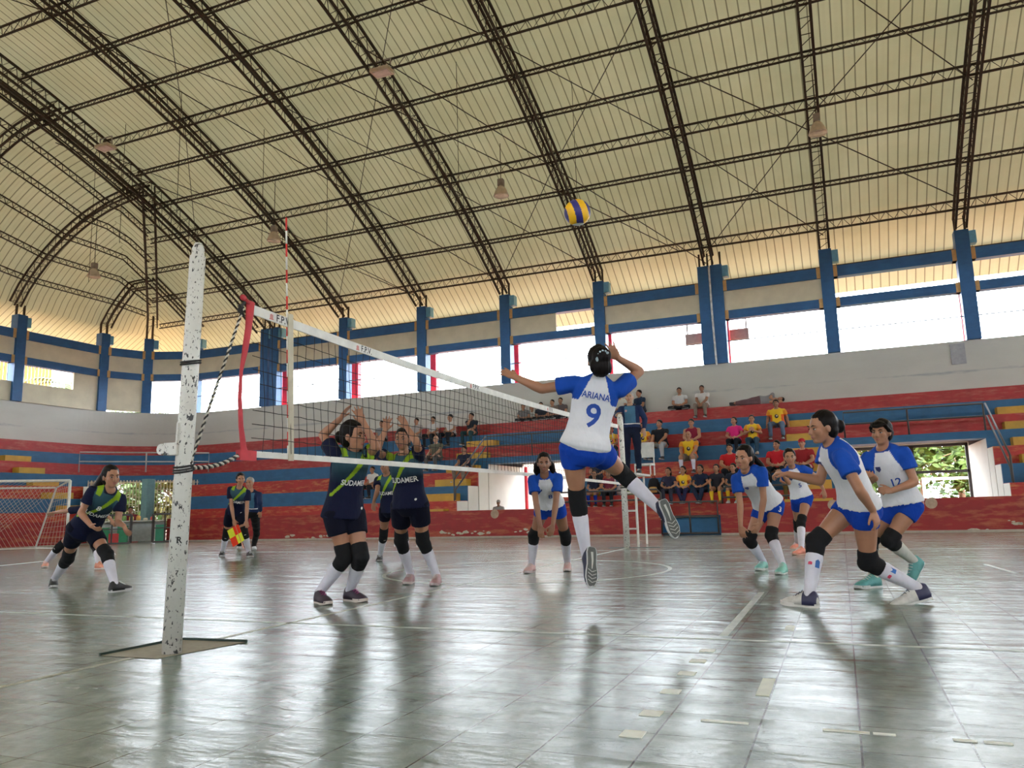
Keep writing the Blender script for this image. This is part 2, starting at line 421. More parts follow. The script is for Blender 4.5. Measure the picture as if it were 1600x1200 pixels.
# yellow steps of the aisles
def stair(cells, where, group):
    for (x, i) in cells:
        mb = MB(); z1 = TZ[i] - .24; z0 = TZ[i - 1] if i else .5
        mb.box((x, TY[i] - .36, z0), (x + 1.15, TY[i] - .002, z1)); o = mb.obj('stair_block', [YEL])
        nm = ('lowest', 'second', 'third', 'fourth', 'fifth', 'topmost')[i]
        put2(o, 'yellow concrete half step, %s in the aisle %s' % (nm, where), 'step', group)
def put2(o, label, cat, group=None):
    o['label'] = label; o['category'] = cat
    if group: o['group'] = group
    return o
stair([(4.24, 5), (4.24, 4), (4.24, 3), (4.24, 2), (4.24, 1)], 'at the right edge of the photo', 'yellow steps of the right aisle')
stair([(-12.35, i) for i in (5, 4, 3, 2, 1, 0)], 'beside the man in navy, behind the net', 'yellow steps of the middle aisle')
stair([(-1.35, i) for i in (5, 4, 3, 2, 1, 0)], 'behind the girl in front', 'yellow steps of the aisle by the tree doorway')
for i in (5, 4, 3, 2, 1, 0):
    d = 27 - TY[i]; x = CX - HX + d; mb = MB(); z0 = TZ[i - 1] if i else .5
    mb.box((x + .002, 18.95, z0), (x + .36, 19.95, TZ[i] - .24)); o = mb.obj('stair_block', [YEL])
    put2(o, 'yellow concrete half step, %s one above the goal' % {0: 'bottom', 1: 'second lowest', 2: 'third', 3: 'fourth', 4: 'fifth', 5: 'topmost'}[i], 'step', 'yellow steps of the aisle behind the goal')

# columns with beams, panels, red rear posts
def rot_box(mb, c, wx, wy, z0, z1, ang, mi=0):
    ca, sa = math.cos(ang), math.sin(ang); P = []
    for z in (z0, z1):
        for a, b_ in ((-1, -1), (1, -1), (1, 1), (-1, 1)):
            x, y = a * wx / 2, b_ * wy / 2; P.append((c[0] + x * ca - y * sa, c[1] + x * sa + y * ca, z))
    mb.add(P, [(0, 3, 2, 1), (4, 5, 6, 7), (0, 1, 5, 4), (1, 2, 6, 5), (2, 3, 7, 6), (3, 0, 4, 7)], mi)
FARX = [15.6, 11.8, 8.0, 4.18, .2, -3.36, -3.80, -7.65, -11.45, -15.15, -18.95, -22.62, -23.15]
cols = [(x, 27.05, 0.) for x in FARX] + [(-27.2, 26.98, .12), (-29.15, 26.0, .8), (-29.95, 24.2, math.pi / 2 - .1)] + \
       [(-30.0, y, math.pi / 2) for y in (20.35, 16.5, 12.6, 8.7, 4.8)]
vis = 0
for k, (x, y, a) in enumerate(cols):
    root = empty('concrete_column', (x, y, 5.57))
    mb = MB(); rot_box(mb, (0, 0), .40, .40, 0, 3.5, a); mb.obj('column_shaft', [BLUEC], root)
    mb = MB(); off = .1; rot_box(mb, (.30 * math.cos(a), .30 * math.sin(a)), .2, .3, 3.05, 3.45, a)
    mb.obj('column_bracket', [plain('lit_blue_paint', (.13, .36, .55), .5)], root)  # paler blue puts the light on the column head into its colour
    if a == 0. and x < 9:
        mb = MB(); rot_box(mb, (.02, .78), .36, .25, 0, 1.95, 0); mb.obj('rear_post', [REDP], root, label='red post standing behind the column')
        if x > 3: pass
    p, _d = pix((x, y, 7))
    lab = {4: 'third from the right edge', 3: 'second from the right edge'}
    put2(root, 'blue concrete column', 'column', 'blue columns between the high openings')
    root['px'] = float(p[0])
cs = sorted([o for o in COL.objects if o.name.startswith('concrete_column')], key=lambda o: o['px'])
inv = [o for o in cs if -10 < o['px'] < 1610]
for k, o in enumerate(inv): o['label'] = 'blue concrete column between high openings, %s from the left of the photo' % ORD[k]
outL = [o for o in cs if o['px'] <= -10][::-1]; outR = [o for o in cs if o['px'] >= 1610]
for o in cs:
    if o not in inv: o['label'] = 'blue concrete column between high openings, %s' % (('%s beyond the left edge' if o['px'] < 0 else '%s beyond the right edge') % ORD[(outL if o['px'] < 0 else outR).index(o)])
    del o['px']
PANEL = plain('cream_infill_panel', (.62, .56, .42), .75, scale=2.0, var=.08); PANELG = plain('grey_infill_panel', (.5, .48, .42), .75, scale=2.0, var=.08)
ORG = plain('ochre_joint', (.55, .33, .13), .7)
nodes = cols[:]
def span(a, b):
    p = np.array(a[:2]); q = np.array(b[:2]); d = _n(np.r_[q - p, 0])[:2]; return p + d * .2, q - d * .2
def panel_box(mb, p, q, t, z0, z1, off=0., mi=0):
    d = _n(np.r_[q - p, 0])[:2]; n = np.array([-d[1], d[0]]); p = p + n * off; q = q + n * off; h = n * t / 2
    a, b_, c_, e = p - h, q - h, q + h, p + h
    mb.add([(*a, z0), (*b_, z0), (*c_, z0), (*e, z0), (*a, z1), (*b_, z1), (*c_, z1), (*e, z1)], [(0, 3, 2, 1), (4, 5, 6, 7), (0, 1, 5, 4), (1, 2, 6, 5), (2, 3, 7, 6), (3, 0, 4, 7)], mi)
bm_ = MB(); pn = MB(); jn = MB(); wr = MB()
for k in range(len(nodes) - 1):
    p, q = span(nodes[k], nodes[k + 1])
    if np.linalg.norm(q - p) < 1.0: continue
    for z0, z1 in ((8.1, 8.46), (7.09, 7.39)):
        panel_box(bm_, p, q, .3, z0, z1)
        d = _n(np.r_[q - p, 0])[:2]; panel_box(jn, p, p + d * .12, .34, z0, z1 + .01); panel_box(jn, q - d * .12, q, .34, z0, z1 + .01)
    x = (p[0] + q[0]) / 2
    open_bay = abs(x - 2.2) < 1.5 or abs(x - 6) < 1.5 or (x > 7 and p[1] > 20)
    if not open_bay:
        if abs(x + 9.5) < 1.2: panel_box(pn, q + (p - q) * .55, q, .08, 7.39, 8.1, .05)   # half the panel is broken away
        else: panel_box(pn, p, q, .08, 7.39, 8.1, .05)
    if k >= 14:       # walled lower openings towards the corner and on the end wall
        if k == 15: panel_box(pn, p, p + (q - p) * .34, .12, 5.57, 7.09, .02)
        if k >= 15:
            f0 = .34 if k == 15 else 0.; panel_box(pn, p + (q - p) * f0, q, .12, 5.57, 6.35, .02)
        else: panel_box(pn, p, q, .12, 5.64, 7.09, .02)
    else: wr.bar((*p, 6.34), (*q, 6.34), .03, .03)
bm_.obj('wall_beams', [BLUEC], kind='structure'); pn.obj('wall_infill', [PANEL], kind='structure'); jn.obj('trim_13', [ORG], kind='structure')
wr.obj('trim_14', [plain('thin_dark_steel', (.08, .09, .11), .6)], kind='structure')
# near half of the hall (behind the camera): same wall, columns and beams, plain
mb = MB()
for x in FARX[:5] + FARX[6:12]: rot_box(mb, (x, -17.45), .4, .4, 5.57, 9.1, 0)
mb.box((-22, -17.6, 8.1), (15, -17.3, 8.46)); mb.box((-22, -17.6, 7.09), (15, -17.3, 7.39)); mb.box((-22, -17.5, 7.39), (15, -17.42, 8.1))
for y in (20, 16.3, 12.6, 8.7, 4.8, .9, -3, -6.8, -10.6): rot_box(mb, (22.85, y), .4, .4, 5.57, 9.1, 0)
for y in (.9, -3, -6.8, -10.6): rot_box(mb, (-30.05, y), .4, .4, 5.57, 9.1, 0)
mb.box((22.7, -14, 8.1), (23, 24, 8.46)); mb.box((22.7, -14, 7.09), (23, 24, 7.39)); mb.box((22.8, -14, 7.39), (22.9, 24, 8.1))
mb.box((-30.2, -14, 8.1), (-29.9, 5, 8.46)); mb.box((-30.2, -14, 7.09), (-29.9, 5, 7.39)); mb.box((-30.1, -14, 7.39), (-30.0, 5, 8.1))
mb.obj('wall_near_frame', [BLUEC], kind='structure')
# barred openings on the end wall: vertical white bars; cheerful colours come from what stands outside
mb = MB()
for (ya, yb) in ((20.55, 22.55), (16.7, 20.15), (12.8, 16.3)):
    for y in np.arange(ya, yb, .15): mb.box((-30.0, y - .012, 6.35), (-29.97, y + .012, 7.09))
mb.obj('window_1', [plain('white_bars', (.8, .8, .78), .5)], kind='structure')

# ---------------------------------------------------------------- roof
RR = 41.2; ZC = -25.0
def mz(Y, R=RR): return math.sqrt(max(R * R - (Y - CYY) ** 2, 1)) + ZC
YK = 15.2
def roof_z(X, Y, dr=0.):
    """height of the roof skin; dr lowers it (for the steelwork)"""
    dx = abs(X - CX); dy = abs(Y - CYY); m = mz(Y, RR - dr)
    if dx <= 19.2: return m, 0
    t = (26.4 - dx) / 7.2
    s = math.sin(math.pi / 2 * t ** .75) if t > 0 else t * 1.1
    base = 9.45 - dr
    if dy <= YK: return base + (m - base) * s, 1
    e = base + (mz(CYY + YK, RR - dr) - base) * s
    return (m, 0) if m < e else (e, 1)
def roof_mat(name, axis):
    b = NB(name); sep = b.n('SeparateXYZ'); b.l(b.tc.outputs['Object'], sep.inputs[0]); v = sep.outputs[axis]
    q = b.math('FRACT', b.math('DIVIDE', v, .274)); e = b.math('MINIMUM', q, b.math('SUBTRACT', 1., q))
    line = b.math('LESS_THAN', e, .062)
    sub = b.math('FRACT', b.math('DIVIDE', v, .14)); sh = b.math('ABSOLUTE', b.math('SUBTRACT', sub, .5))
    c = b.ramp(b.noise(.55, 5, .6), [(.3, (.56, .535, .30)), (.7, (.67, .645, .39))])
    c = b.mix(b.math('MULTIPLY', line, .75), c, (.14, .12, .06)); b.col(c); b.set(Roughness=.62, Metallic=0.)
    b.bump(b.math('ADD', sh, b.math('MULTIPLY', line, 1.)), .5, .02)
    tl = b.n('BsdfTranslucent'); b.l(c, tl.inputs[0]); mx = b.n('MixShader'); mx.inputs[0].default_value = .019     # slight translucency added to brighten the hall evenly from above
    b.l(b.p.outputs[0], mx.inputs[1]); b.l(tl.outputs[0], mx.inputs[2]); b.l(mx.outputs[0], b.o.inputs[0]); return b.m
RM = [roof_mat('roof_sheet', 0), roof_mat('roof_sheet_end', 1)]
mb = MB()
xs = sorted(set(list(np.round(np.arange(-31.8, -22.8, .3), 3)) + [-22.8, 15.6] + list(np.round(np.arange(15.9, 24.7, .6), 3))))
ys = list(np.arange(-19.6, 20.0, 1.2)) + list(np.arange(20.0, 29.4, .31))
idx = {}
for i, x in enumerate(xs):
    for j, y in enumerate(ys): idx[i, j] = len(mb.v); mb.v.append((x, y, roof_z(x, y)[0]))
for i in range(len(xs) - 1):
    for j in range(len(ys) - 1):
        xm, ym = (xs[i] + xs[i + 1]) / 2, (ys[j] + ys[j + 1]) / 2
        mb.f.append((idx[i, j], idx[i, j + 1], idx[i + 1, j + 1], idx[i + 1, j])); mb.m.append(roof_z(xm, ym)[1])
ro = mb.obj('ceiling', RM, kind='structure', smooth=True)

STEEL = plain('rusty_roof_steel', (.04, .03, .02), .7, var=.3, scale=4)
def frame_on(path, up, wd, dp, lac, chord=.055, thin=.022, bottom=1):
    """lattice truss: two top chords on path, bottom chord(s) dp below, zigzag between; returns chords, lacing"""
    P = [np.asarray(p, float) for p in path]; ch = MB(); lc = MB(); N = len(P)
    def side(i):
        t = _n(P[min(i + 1, N - 1)] - P[max(i - 1, 0)]); u = np.asarray(up(i), float); u = _n(u - t * u.dot(t)); s = np.cross(t, u); return u, s
    L = []
    for i in range(N):
        u, s = side(i); L.append((P[i] + s * wd / 2, P[i] - s * wd / 2, P[i] - u * dp + s * (wd / 2 if bottom > 1 else 0), P[i] - u * dp - s * (wd / 2 if bottom > 1 else 0)))
    for i in range(N - 1):
        u, s = side(i)
        for c in range(2 if wd > 0 else 1): ch.bar(L[i][c], L[i + 1][c], chord, chord, up=u)
        for c in range(2, 2 + bottom): ch.bar(L[i][c], L[i + 1][c], chord, chord, up=u)
    # lacing runs by arc length
    S = [0.]
    for i in range(N - 1): S.append(S[-1] + np.linalg.norm(P[i + 1] - P[i]))
    def atS(c, s_):
        i = min(max(int(np.searchsorted(S, s_) - 1), 0), N - 2); t = (s_ - S[i]) / (S[i + 1] - S[i]); return L[i][c] * (1 - t) + L[i + 1][c] * t
    n = max(2, int(S[-1] / lac))
    for k in range(n):
        a, b_, c_ = S[-1] * k / n, S[-1] * (k + .5) / n, S[-1] * (k + 1) / n
        for c in range(2 if wd > 0 else 1):
            d = 2 + (c if bottom > 1 else 0); lc.bar(atS(c, a), atS(d, b_), thin); lc.bar(atS(d, b_), atS(c, c_), thin)
        if bottom > 1: lc.bar(atS(2, a), atS(3, b_), thin); lc.bar(atS(0, a), atS(1, a), thin)
    return ch, lc
def thing_truss(name, frames, label, cat, group, loc):
    r = empty(name, loc, label=label, cat=cat, group=group)
    for ch, lc in frames:
        part(ch, 'chord', STEEL, r); part(lc, 'lacing', STEEL, r)
    return r
ARX = [-22.8, -19.0, -15.2, -11.45, -7.65, -3.6, .2, 4.18, 8.0, 11.8, 15.6]
def arc_path(x, y0, y1, n, r): return [(x, y, mz(y, r)) for y in np.linspace(y0, y1, n)]
for k, x in enumerate(ARX):
    big = k in (0, 10)
    y1 = 27.05
    path = arc_path(x, y1, -17.4 if 0 < k < 8 else -17.4, 44, RR - .16)
    fr = [frame_on(path, lambda i: (0, 0, 1), .30 if not big else .45, .45 if not big else .55, .5, .065, .016, 2)]
    if big: fr.append(frame_on(arc_path(x - .75 if k == 0 else x + .75, 27.05, -17.4, 44, RR - .35), lambda i: (0, 0, 1), (.3), .4, .55, .06, .016, 1))
    if k < 8:
        p, _ = pix((x, 27, 9)); lab = 'dark steel lattice arch under the roof, %s from the left along the far wall' % ORD[k]
    else: lab = 'dark steel lattice arch under the roof, %s beyond the right edge' % ORD[k - 8]
    thing_truss('roof_arch', fr, lab, 'roof truss', 'lattice arches of the roof', (x, 27.05, 9.1))
# purlins between the arches
TH = [.5576 - .0385 * k for k in range(0, 14)]
for k, th in enumerate(TH):
    heavy = k % 3 == 0; r = RR - .1; y = CYY + 41 * math.sin(th); z = mz(y, r)
    xa, xb = -22.8, 15.6
    up = (0, math.sin(th), math.cos(th))
    ch, lc = frame_on([(x, y, z) for x in (xa, xb)], lambda i: up, 0., .42 if heavy else .2, .42 if heavy else .3, .05 if heavy else .045, .014)
    lab = ('deep' if heavy else 'shallow') + ' lattice purlin along the long roof, %s row up from the far wall' % ORD[k]
    thing_truss('lattice_purlin', [(ch, lc)], lab, 'purlin', 'purlins of the long roof', (xa, y, z))
for yy in (28.2,):
    ch = MB(); ch.bar((-28, yy, mz(yy) - .08), (15.6, yy, mz(yy) - .08), .06); ch.obj('trim_15', [STEEL], kind='structure')
# bracing rods in crosses between the deep purlins
rods = MB()
n = 0
for bay in range(1, 8):
    for j in (0, 3, 6, 9):
        if (bay + j // 3) % 2: continue
        if j + 3 >= len(TH): continue
        x0, x1 = ARX[bay - 1], ARX[bay]
        def P_(x, th, dr=.5): y = CYY + 41 * math.sin(th); return (x, y, mz(y, RR - dr))
        mb = MB(); mb.bar(P_(x0, TH[j]), P_(x1, TH[j + 3]), .02); mb.bar(P_(x1, TH[j]), P_(x0, TH[j + 3]), .02)
        n += 1
        o = mb.obj('cross_brace', [STEEL]); put2(o, 'crossed thin steel rods, %s bay from the left, %s deep purlin up' % (ORD[bay - 1], ORD[j // 3]), 'bracing', 'crossed bracing rods under the roof')
# long tie rods seen against the roof
mb = MB()
for a, b_ in (((-15.2, 14, mz(14, RR - .7)), (-4.5, 26.4, 9.6)), ((-11.45, 16.5, mz(16.5, RR - .7)), (-3.7, 26.9, 9.2)), ((-3.6, 19.5, mz(19.5, RR - .7)), (4.1, 26, 9.8)), ((-19, 13, mz(13, RR - .7)), (-11.6, 26.4, 9.6)), ((-22.8, 16.2, 13.1), (-15.3, 26.6, 9.5))):
    n += 1; m_ = MB(); m_.bar(a, b_, .022); o = m_.obj('tie_cable', [STEEL]); put2(o, 'thin dark cable stretched diagonally below the roof, %s' % {-15.2: 'ending left of the blockers\' heads' , -11.45: 'passing the ball on its left', -3.6: 'ending at the rightmost bays', -19: 'third from the left', -22.8: 'leftmost of all'}.get(a[0]), 'cable', 'cables below the roof')
for x, y in ((-18.2, 17), (-16.6, 19), (-14.2, 19.2), (-21.2, 17.5), (-24.2, 18.8), (-9.2, 18.5), (-6.2, 20)):
    m_ = MB(); zt = roof_z(x, y)[0] - .2; m_.bar((x, y, zt), (x + .02, y, zt - 4.2), .012); o = m_.obj('hanging_cable', [STEEL]); put2(o, 'thin cable hanging straight down from the roof, %s' % {-18.2: 'right of the hip rib, high up', -16.6: 'above the antenna', -14.2: 'right of the antenna', -21.2: 'near the floodlight of the main arch', -24.2: 'under the end roof', -9.2: 'left of the lamp near the ball', -6.2: 'left of the ball'}[x], 'cable', 'cables hanging from the roof')
# end roof: ribs rising to the main arch, hip rib, jack ribs, end purlins
def rib(pts, label, wd=.26, dp=.36):
    return thing_truss('roof_rib', [frame_on(pts, lambda i: (0, 0, 1), wd, dp, .48, .055, .015, 2)], label, 'roof truss', 'ribs of the end roof', pts[0])
for k, y in enumerate((19.95, 16.25, 12.4, 8.6)):
    pts = [(x, y, roof_z(x, y)[0] - .16) for x in np.linspace(-29.9, -22.9, 16)]
    rib(pts, 'curved lattice rib of the end roof, %s from the corner' % ORD[k])
    pts = [(x, y, roof_z(x, y)[0] - .16) for x in np.linspace(-29.9, -22.9, 3)]
hip = [(-29.1 + 6.25 * t, 26.1 - 6.1 * t) for t in np.linspace(0, 1, 14)]
rib([(x, y, roof_z(x, y)[0] - .2) for x, y in hip], 'dark hip rib rising from the corner column to the main arch', .4, .45)
rib([(x, 24.15 - .0 * x, roof_z(x, 24.15)[0] - .16) for x in np.linspace(-29.9, -27.2, 8)], 'short jack rib left of the hip rib')
rib([(-26.9, y, roof_z(-26.9, y)[0] - .16) for y in np.linspace(26.9, 24.1, 8)], 'short jack rib right of the hip rib')
for k in range(7):
    th = TH[k]; y = CYY + 41 * math.sin(th); z = mz(y, RR - .1); m_ = MB()
    if y < 20.1: break
    # where the hip meets this row
    xh = max(-29.6, min([x for x, yy in hip if yy <= y + .25] or [-29.1]))
    m_ = frame_on([(xh, y, z), (-22.8, y, z)], lambda i: (0, 0, 1), 0., .2, .3, .045, .018)
    thing_truss('end_purlin', [m_], 'purlin of the corner roof right of the hip rib, %s row up' % ORD[k], 'purlin', 'purlins of the corner roof', (xh, y, z))
for k, x in enumerate((-29.2, -28.3, -27.3, -26.2, -25.0, -23.9)):
    ymax = min([yy for xx, yy in hip if xx >= x - .25] or [20]); ymax = max([yy for xx, yy in hip if xx <= x + .3] and [26.1 - 6.1 * ((x + 29.1) / 6.25)]); ymax = min(ymax, 25.8)
    yy = np.concatenate([np.linspace(ymax, 20.0, 4), np.arange(19, 3, -1.5)])
    m_ = frame_on([(x, y, roof_z(x, y)[0] - .08) for y in yy], lambda i: (.3, 0, 1), 0., .2, .3, .045, .018)
    thing_truss('end_purlin', [m_], 'purlin of the end roof left of the hip rib, %s row up' % ORD[k], 'purlin', 'purlins of the end roof', (x, ymax, roof_z(x, ymax)[0] - .08))
# steel stubs from the column heads to the arches
mb = MB()
for (x, y, a) in cols:
    if y > 26.5:
        for s in (-.14, .14): mb.bar((x + s, y, 9.05), (x + s, y, roof_z(x, y)[0] - .1), .06)
    elif x < -29:
        for s in (-.16, .16): mb.bar((x, y + s, 9.05), (x, y + s, roof_z(x + .3, y)[0] - .05), .07)
mb.obj('trim_16', [STEEL], kind='structure')

# ---------------------------------------------------------------- lamps under the roof
GLASSY = plain('lamp_shade_plastic', (.62, .55, .46), .35); LGREY = plain('lamp_housing', (.3, .28, .26), .5)
for (px, py, y, lab) in ((1277, 198, 21.6, 'bell shaped high bay lamp below the right arch'), (783, 297, 21.6, 'bell shaped high bay lamp left of the ball'),
                         (428, 368, 21.0, 'bell shaped high bay lamp near the antenna'), (147, 425, 20.5, 'bell shaped high bay lamp under the end roof')):
    p = ony(px, py, y); r = empty('high_bay_lamp', tuple(p), label=lab, cat='lamp', group='high bay lamps')
    k = 1.0
    mb = MB(); mb.tube([(0, 0, -.2), (0, 0, -.17), (0, 0, .02), (0, 0, .13)], [.25, .24, .17, .09], 20); mb.obj('lamp_shade', [GLASSY], r, True)
    mb = MB(); mb.tube([(0, 0, -.215), (0, 0, -.2)], [.22, .24], 20); mb.obj('lens', [plain('lens_glass', (.75, .72, .6), .15)], r, True)
    mb = MB(); mb.box((-.09, -.09, .13), (.09, .09, .36)); mb.obj('ballast_box', [LGREY], r)
    mb = MB(); top = roof_z(p[0], p[1])[0] - p[2] - .1; mb.tube([(0, 0, .36), (0, 0, top)], .012, 6); mb.obj('cable', [STEEL], r)
for (px, py, x, lab) in ((165, 230, -22.8, 'flat floodlight on the main arch'), (597, 112, -11.45, 'flat floodlight on the arch above the ball')):
    d = ray(px, py); p = C0.copy()
    for t in np.arange(10, 60, .05):
        q = C0 + d * t
        if q[2] > roof_z(q[0], q[1])[0] - .75: break
    p = q; r = empty('floodlight', tuple(p), label=lab, cat='floodlight', group='floodlights on the arches')
    mb = MB(); mb.box((-.3, -.2, -.05), (.3, .2, .05)); mb.obj('housing', [plain('pale_housing', (.6, .55, .45), .5)], r)
    mb = MB(); mb.box((-.25, -.15, -.062), (.25, .15, -.05)); mb.obj('lens', [plain('floodlight_lens', (.55, .5, .5), .2)], r)
    mb = MB(); mb.bar((-.28, 0, .03), (-.28, 0, .35), .03); mb.bar((.28, 0, .03), (.28, 0, .35), .03); mb.bar((-.28, 0, .35), (.28, 0, .35), .03); mb.obj('bracket', [LGREY], r)
# small grey box fixed outside at the double column, and the faint panel on the right wall
mb = MB(); mb.box((-4.8, 28.25, 6.62), (-2.55, 28.4, 7.0)); mb.box((-4.75, 28.3, 6.9), (-4.7, 28.35, 8.3)); mb.box((-2.65, 28.3, 6.9), (-2.6, 28.35, 8.3)); mb.obj('trim_19', [plain('weathered_tin', (.2, .17, .15), .7)], kind='structure')
p = ony(1497, 553, 26.99); mb = MB(); mb.box((p[0] - .2, 26.96, p[2] - .32), (p[0] + .2, 26.998, p[2] + .32)); mb.box((p[0] - .13, 26.95, p[2] + .02), (p[0] + .13, 26.965, p[2] + .24)); mb.box((p[0] - .13, 26.95, p[2] - .24), (p[0] + .13, 26.965, p[2] - .04))
put2(mb.obj('wall_notice', [plain('faded_notice', (.34, .34, .36), .7)]), 'faded grey notice panel on the wall under the right openings', 'notice')
# white conduit on the double column
mb = MB(); mb.tube([(-3.585, 26.8, 9.0), (-3.58, 26.78, 7.4), (-3.55, 26.8, 5.5)], .035, 8); put2(mb.obj('white_pipe', [plain('pipe_white', (.6, .62, .62), .5, var=.3, scale=8)]), 'thin white pipe running down the double column', 'pipe')

# ---------------------------------------------------------------- railings
IRON = plain('dark_iron', (.05, .045, .045), .5); IRONP = plain('pale_iron', (.36, .34, .32), .45)
def rail_thing(name, runs, label, mat=IRON, r=.025, cat='railing', group=None, loc=None):
    root = empty(name, loc or tuple(runs[0][1][0]), label=label, cat=cat, group=group)
    for nm, pts in runs:
        mb = MB(); mb.tube(pts, r, 8); part(mb, nm, mat, root, True)
    return root
def vom_rail(x0, x1, lab, mirror=False):
    yf = 23.95; zt, zm, zb = 3.27, 2.93, TZ[3]
    runs = [('top_rail', [(x0, yf, zb), (x0, yf, zt), (x1, yf, zt)]), ('middle_rail', [(x0, yf, zm), (x1, yf, zm)]), ('post', [((x0 + x1) / 2 - .1, yf, zb), ((x0 + x1) / 2 - .1, yf, zt)]), ('post', [(x1, yf, zb), (x1, yf, zt)])]
    xs_ = x0 if mirror else x1
    for dx in (0.06,):
        sx = -dx if mirror else dx
        runs.append(('sloping_rail', [(xs_ + sx, yf, zt), (xs_ + sx, 21.55, 1.75), (xs_ + sx, 21.55, .55)]))
        runs.append(('sloping_rail', [(xs_ + sx, yf, zm), (xs_ + sx, 21.65, 1.45), (xs_ + sx, 21.62, 1.12)]))
    return rail_thing('passage_railing', runs, lab, group='railings round the passages')
vom_rail(.25, 3.72, 'dark iron railing above the doorway with trees')
vom_rail(-10.97, -7.5, 'dark iron railing above the white passage behind the net', True)
c0 = onz(222, 850)[:2]
def pt(a, s, z): q = PD * a + PN * s; return (q[0], q[1], z)
a3 = np.linalg.norm(onz(222, 850)[:2]) + 3.9
r_ = [('top_rail', [pt(32.2, -2.2, TZ[3]), pt(32.2, -2.2, 3.27), pt(32.2, 2.2, 3.27), pt(32.2, 2.2, TZ[3])]), ('middle_rail', [pt(32.2, -2.2, 2.93), pt(32.2, 2.2, 2.93)]), ('post', [pt(32.2, 0, TZ[3]), pt(32.2, 0, 3.27)])]
rail_thing('passage_railing', r_, 'pale railing above the latticed doorway in the left corner', IRONP, group='railings round the passages')
# front rails before the children
for x0, x1, lab in ((-7.4, -4.45, 'dark bent pipe railing on the parapet left of the gap'), (-2.85, -.9, 'dark bent pipe railing on the parapet right of the gap')):
    e, f_ = (x1, x0) if x0 < -4 else (x0, x1)
    s = -1 if x0 < -4 else 1
    rail_thing('parapet_railing', [('top_rail', [(e, 20.78, .79), (e, 20.78, 1.12), (e + s * .1, 20.78, 1.22), (f_, 20.78, 1.22), (f_, 20.78, .8)]), ('middle_rail', [(e, 20.78, .95), (f_, 20.78, .95)])], lab, group='pipe railings on the parapet')
rail_thing('gap_gate', [('gate_frame', [(-4.4, 20.5, .04), (-4.4, 20.5, .86), (-2.95, 20.5, .86), (-2.95, 20.5, .04)]), ('gate_bar', [(-4.4, 20.5, .48), (-2.95, 20.5, .48)]), ('gate_bar', [(-3.66, 20.5, .04), (-3.66, 20.5, .86)]), ('gate_bar', [(-4.4, 20.5, .06), (-2.95, 20.5, .06)])], 'low dark pipe gate in the gap of the red parapet', cat='gate')
# corner gates, lattice doors with the teal post, vendor's table
def gate(s0, s1, a, lab):
    r = empty('grille_gate', pt(a, s0, 0), label=lab, cat='gate', group='black gates of the corner doorway')
    mb = MB(); b_ = MB()
    for q in ((s0, s1),):
        mb.bar(pt(a, s0, .05), pt(a, s0, .95), .06); mb.bar(pt(a, s1, .05), pt(a, s1, .95), .06); mb.bar(pt(a, s0, .95), pt(a, s1, .95), .06); mb.bar(pt(a, s0, .05), pt(a, s1, .05), .06)
        b_.bar(pt(a, (s0 + s1) / 2, .05), pt(a, (s0 + s1) / 2, .95), .035); b_.bar(pt(a, s0, .5), pt(a, s1, .5), .035)
    part(mb, 'gate_frame', IRON, r); part(b_, 'gate_bar', IRON, r)
AB = np.dot(onz(222, 850)[:2], PD)
gate(-1.45, -.35, AB - .1, 'black iron gate leaf left of the vendor opening'); gate(.3, 1.0, AB - .1, 'black iron gate leaf right of the vendor opening')
mb = MB()
lt = plain('lattice_white_bars', (.66, .6, .45), .5)
for s0, s1 in ((-1.95, -.12), (.35, 1.95)):
    for s in np.arange(s0, s1 + .01, .11):
        mb.bar(pt(AB + 5.2, s, .0), pt(AB + 5.2, s, 2.3), .025)
    for z in np.arange(.25, 2.3, .28): mb.bar(pt(AB + 5.2, s0, z), pt(AB + 5.2, s1, z), .02)
mb.obj('door_1', [lt], kind='structure')
mb = MB(); mb.bar(pt(AB + 5.1, .12, 0), pt(AB + 5.1, .12, 2.34), .36, .3); mb.obj('trim_17', [plain('teal_post', (.16, .3, .32), .6)], kind='structure')
r = empty('vendor_table', pt(AB + 1.6, -.35, 0), label='small grey stall counter with snacks in the corner doorway', cat='table')
mb = MB(); mb.bar(pt(AB + 1.6, -1.5, .74), pt(AB + 1.6, .75, .74), .55, .04); part(mb, 'tabletop', plain('white_counter', (.6, .6, .58), .5), r)
mb = MB(); mb.bar(pt(AB + 1.75, -1.45, .38), pt(AB + 1.75, .7, .38), .04, .66, up=(0, 0, 1)); part(mb, 'front_panel', plain('grey_counter', (.4, .42, .4), .6), r)
rr = random.Random(5)
for k in range(9):
    s = -1.25 + k * .22; c = [(.7, .35, .08), (.8, .75, .6), (.65, .1, .08), (.2, .4, .12), (.75, .65, .15)][k % 5]
    mb = MB(); h = rr.uniform(.08, .18); q = pt(AB + 1.55 + .05 * (k % 2), s, .76)
    mb.tube([q, (q[0], q[1], q[2] + h * .7), (q[0], q[1], q[2] + h)], [.07, .075, .04], 10)
    put2(mb.obj('snack_packet', [plain('packet_%d' % (k % 5), c, .4)], smooth=True), 'small %s snack packet on the stall counter, %s from the left' % (('orange', 'pale', 'red', 'green', 'yellow')[k % 5], ORD[k]), 'packet', 'snack packets on the stall counter')
for k, (s, c, h) in enumerate(((-1.15, (.02, .22, .1), .55), (-.85, (.5, .03, .03), .35), (-.6, (.02, .22, .1), .6), (.55, (.02, .22, .12), .6))):
    q = pt(AB + .9, s, 0); mb = MB(); rot_box(mb, (q[0], q[1]), .3, .3, 0, h, .75)
    put2(mb.obj('drinks_crate', [plain('crate_%d' % k, c, .5)]), ('red' if k == 1 else 'dark green') + ' plastic crate on the floor before the stall, %s from the left' % ORD[k], 'crate')

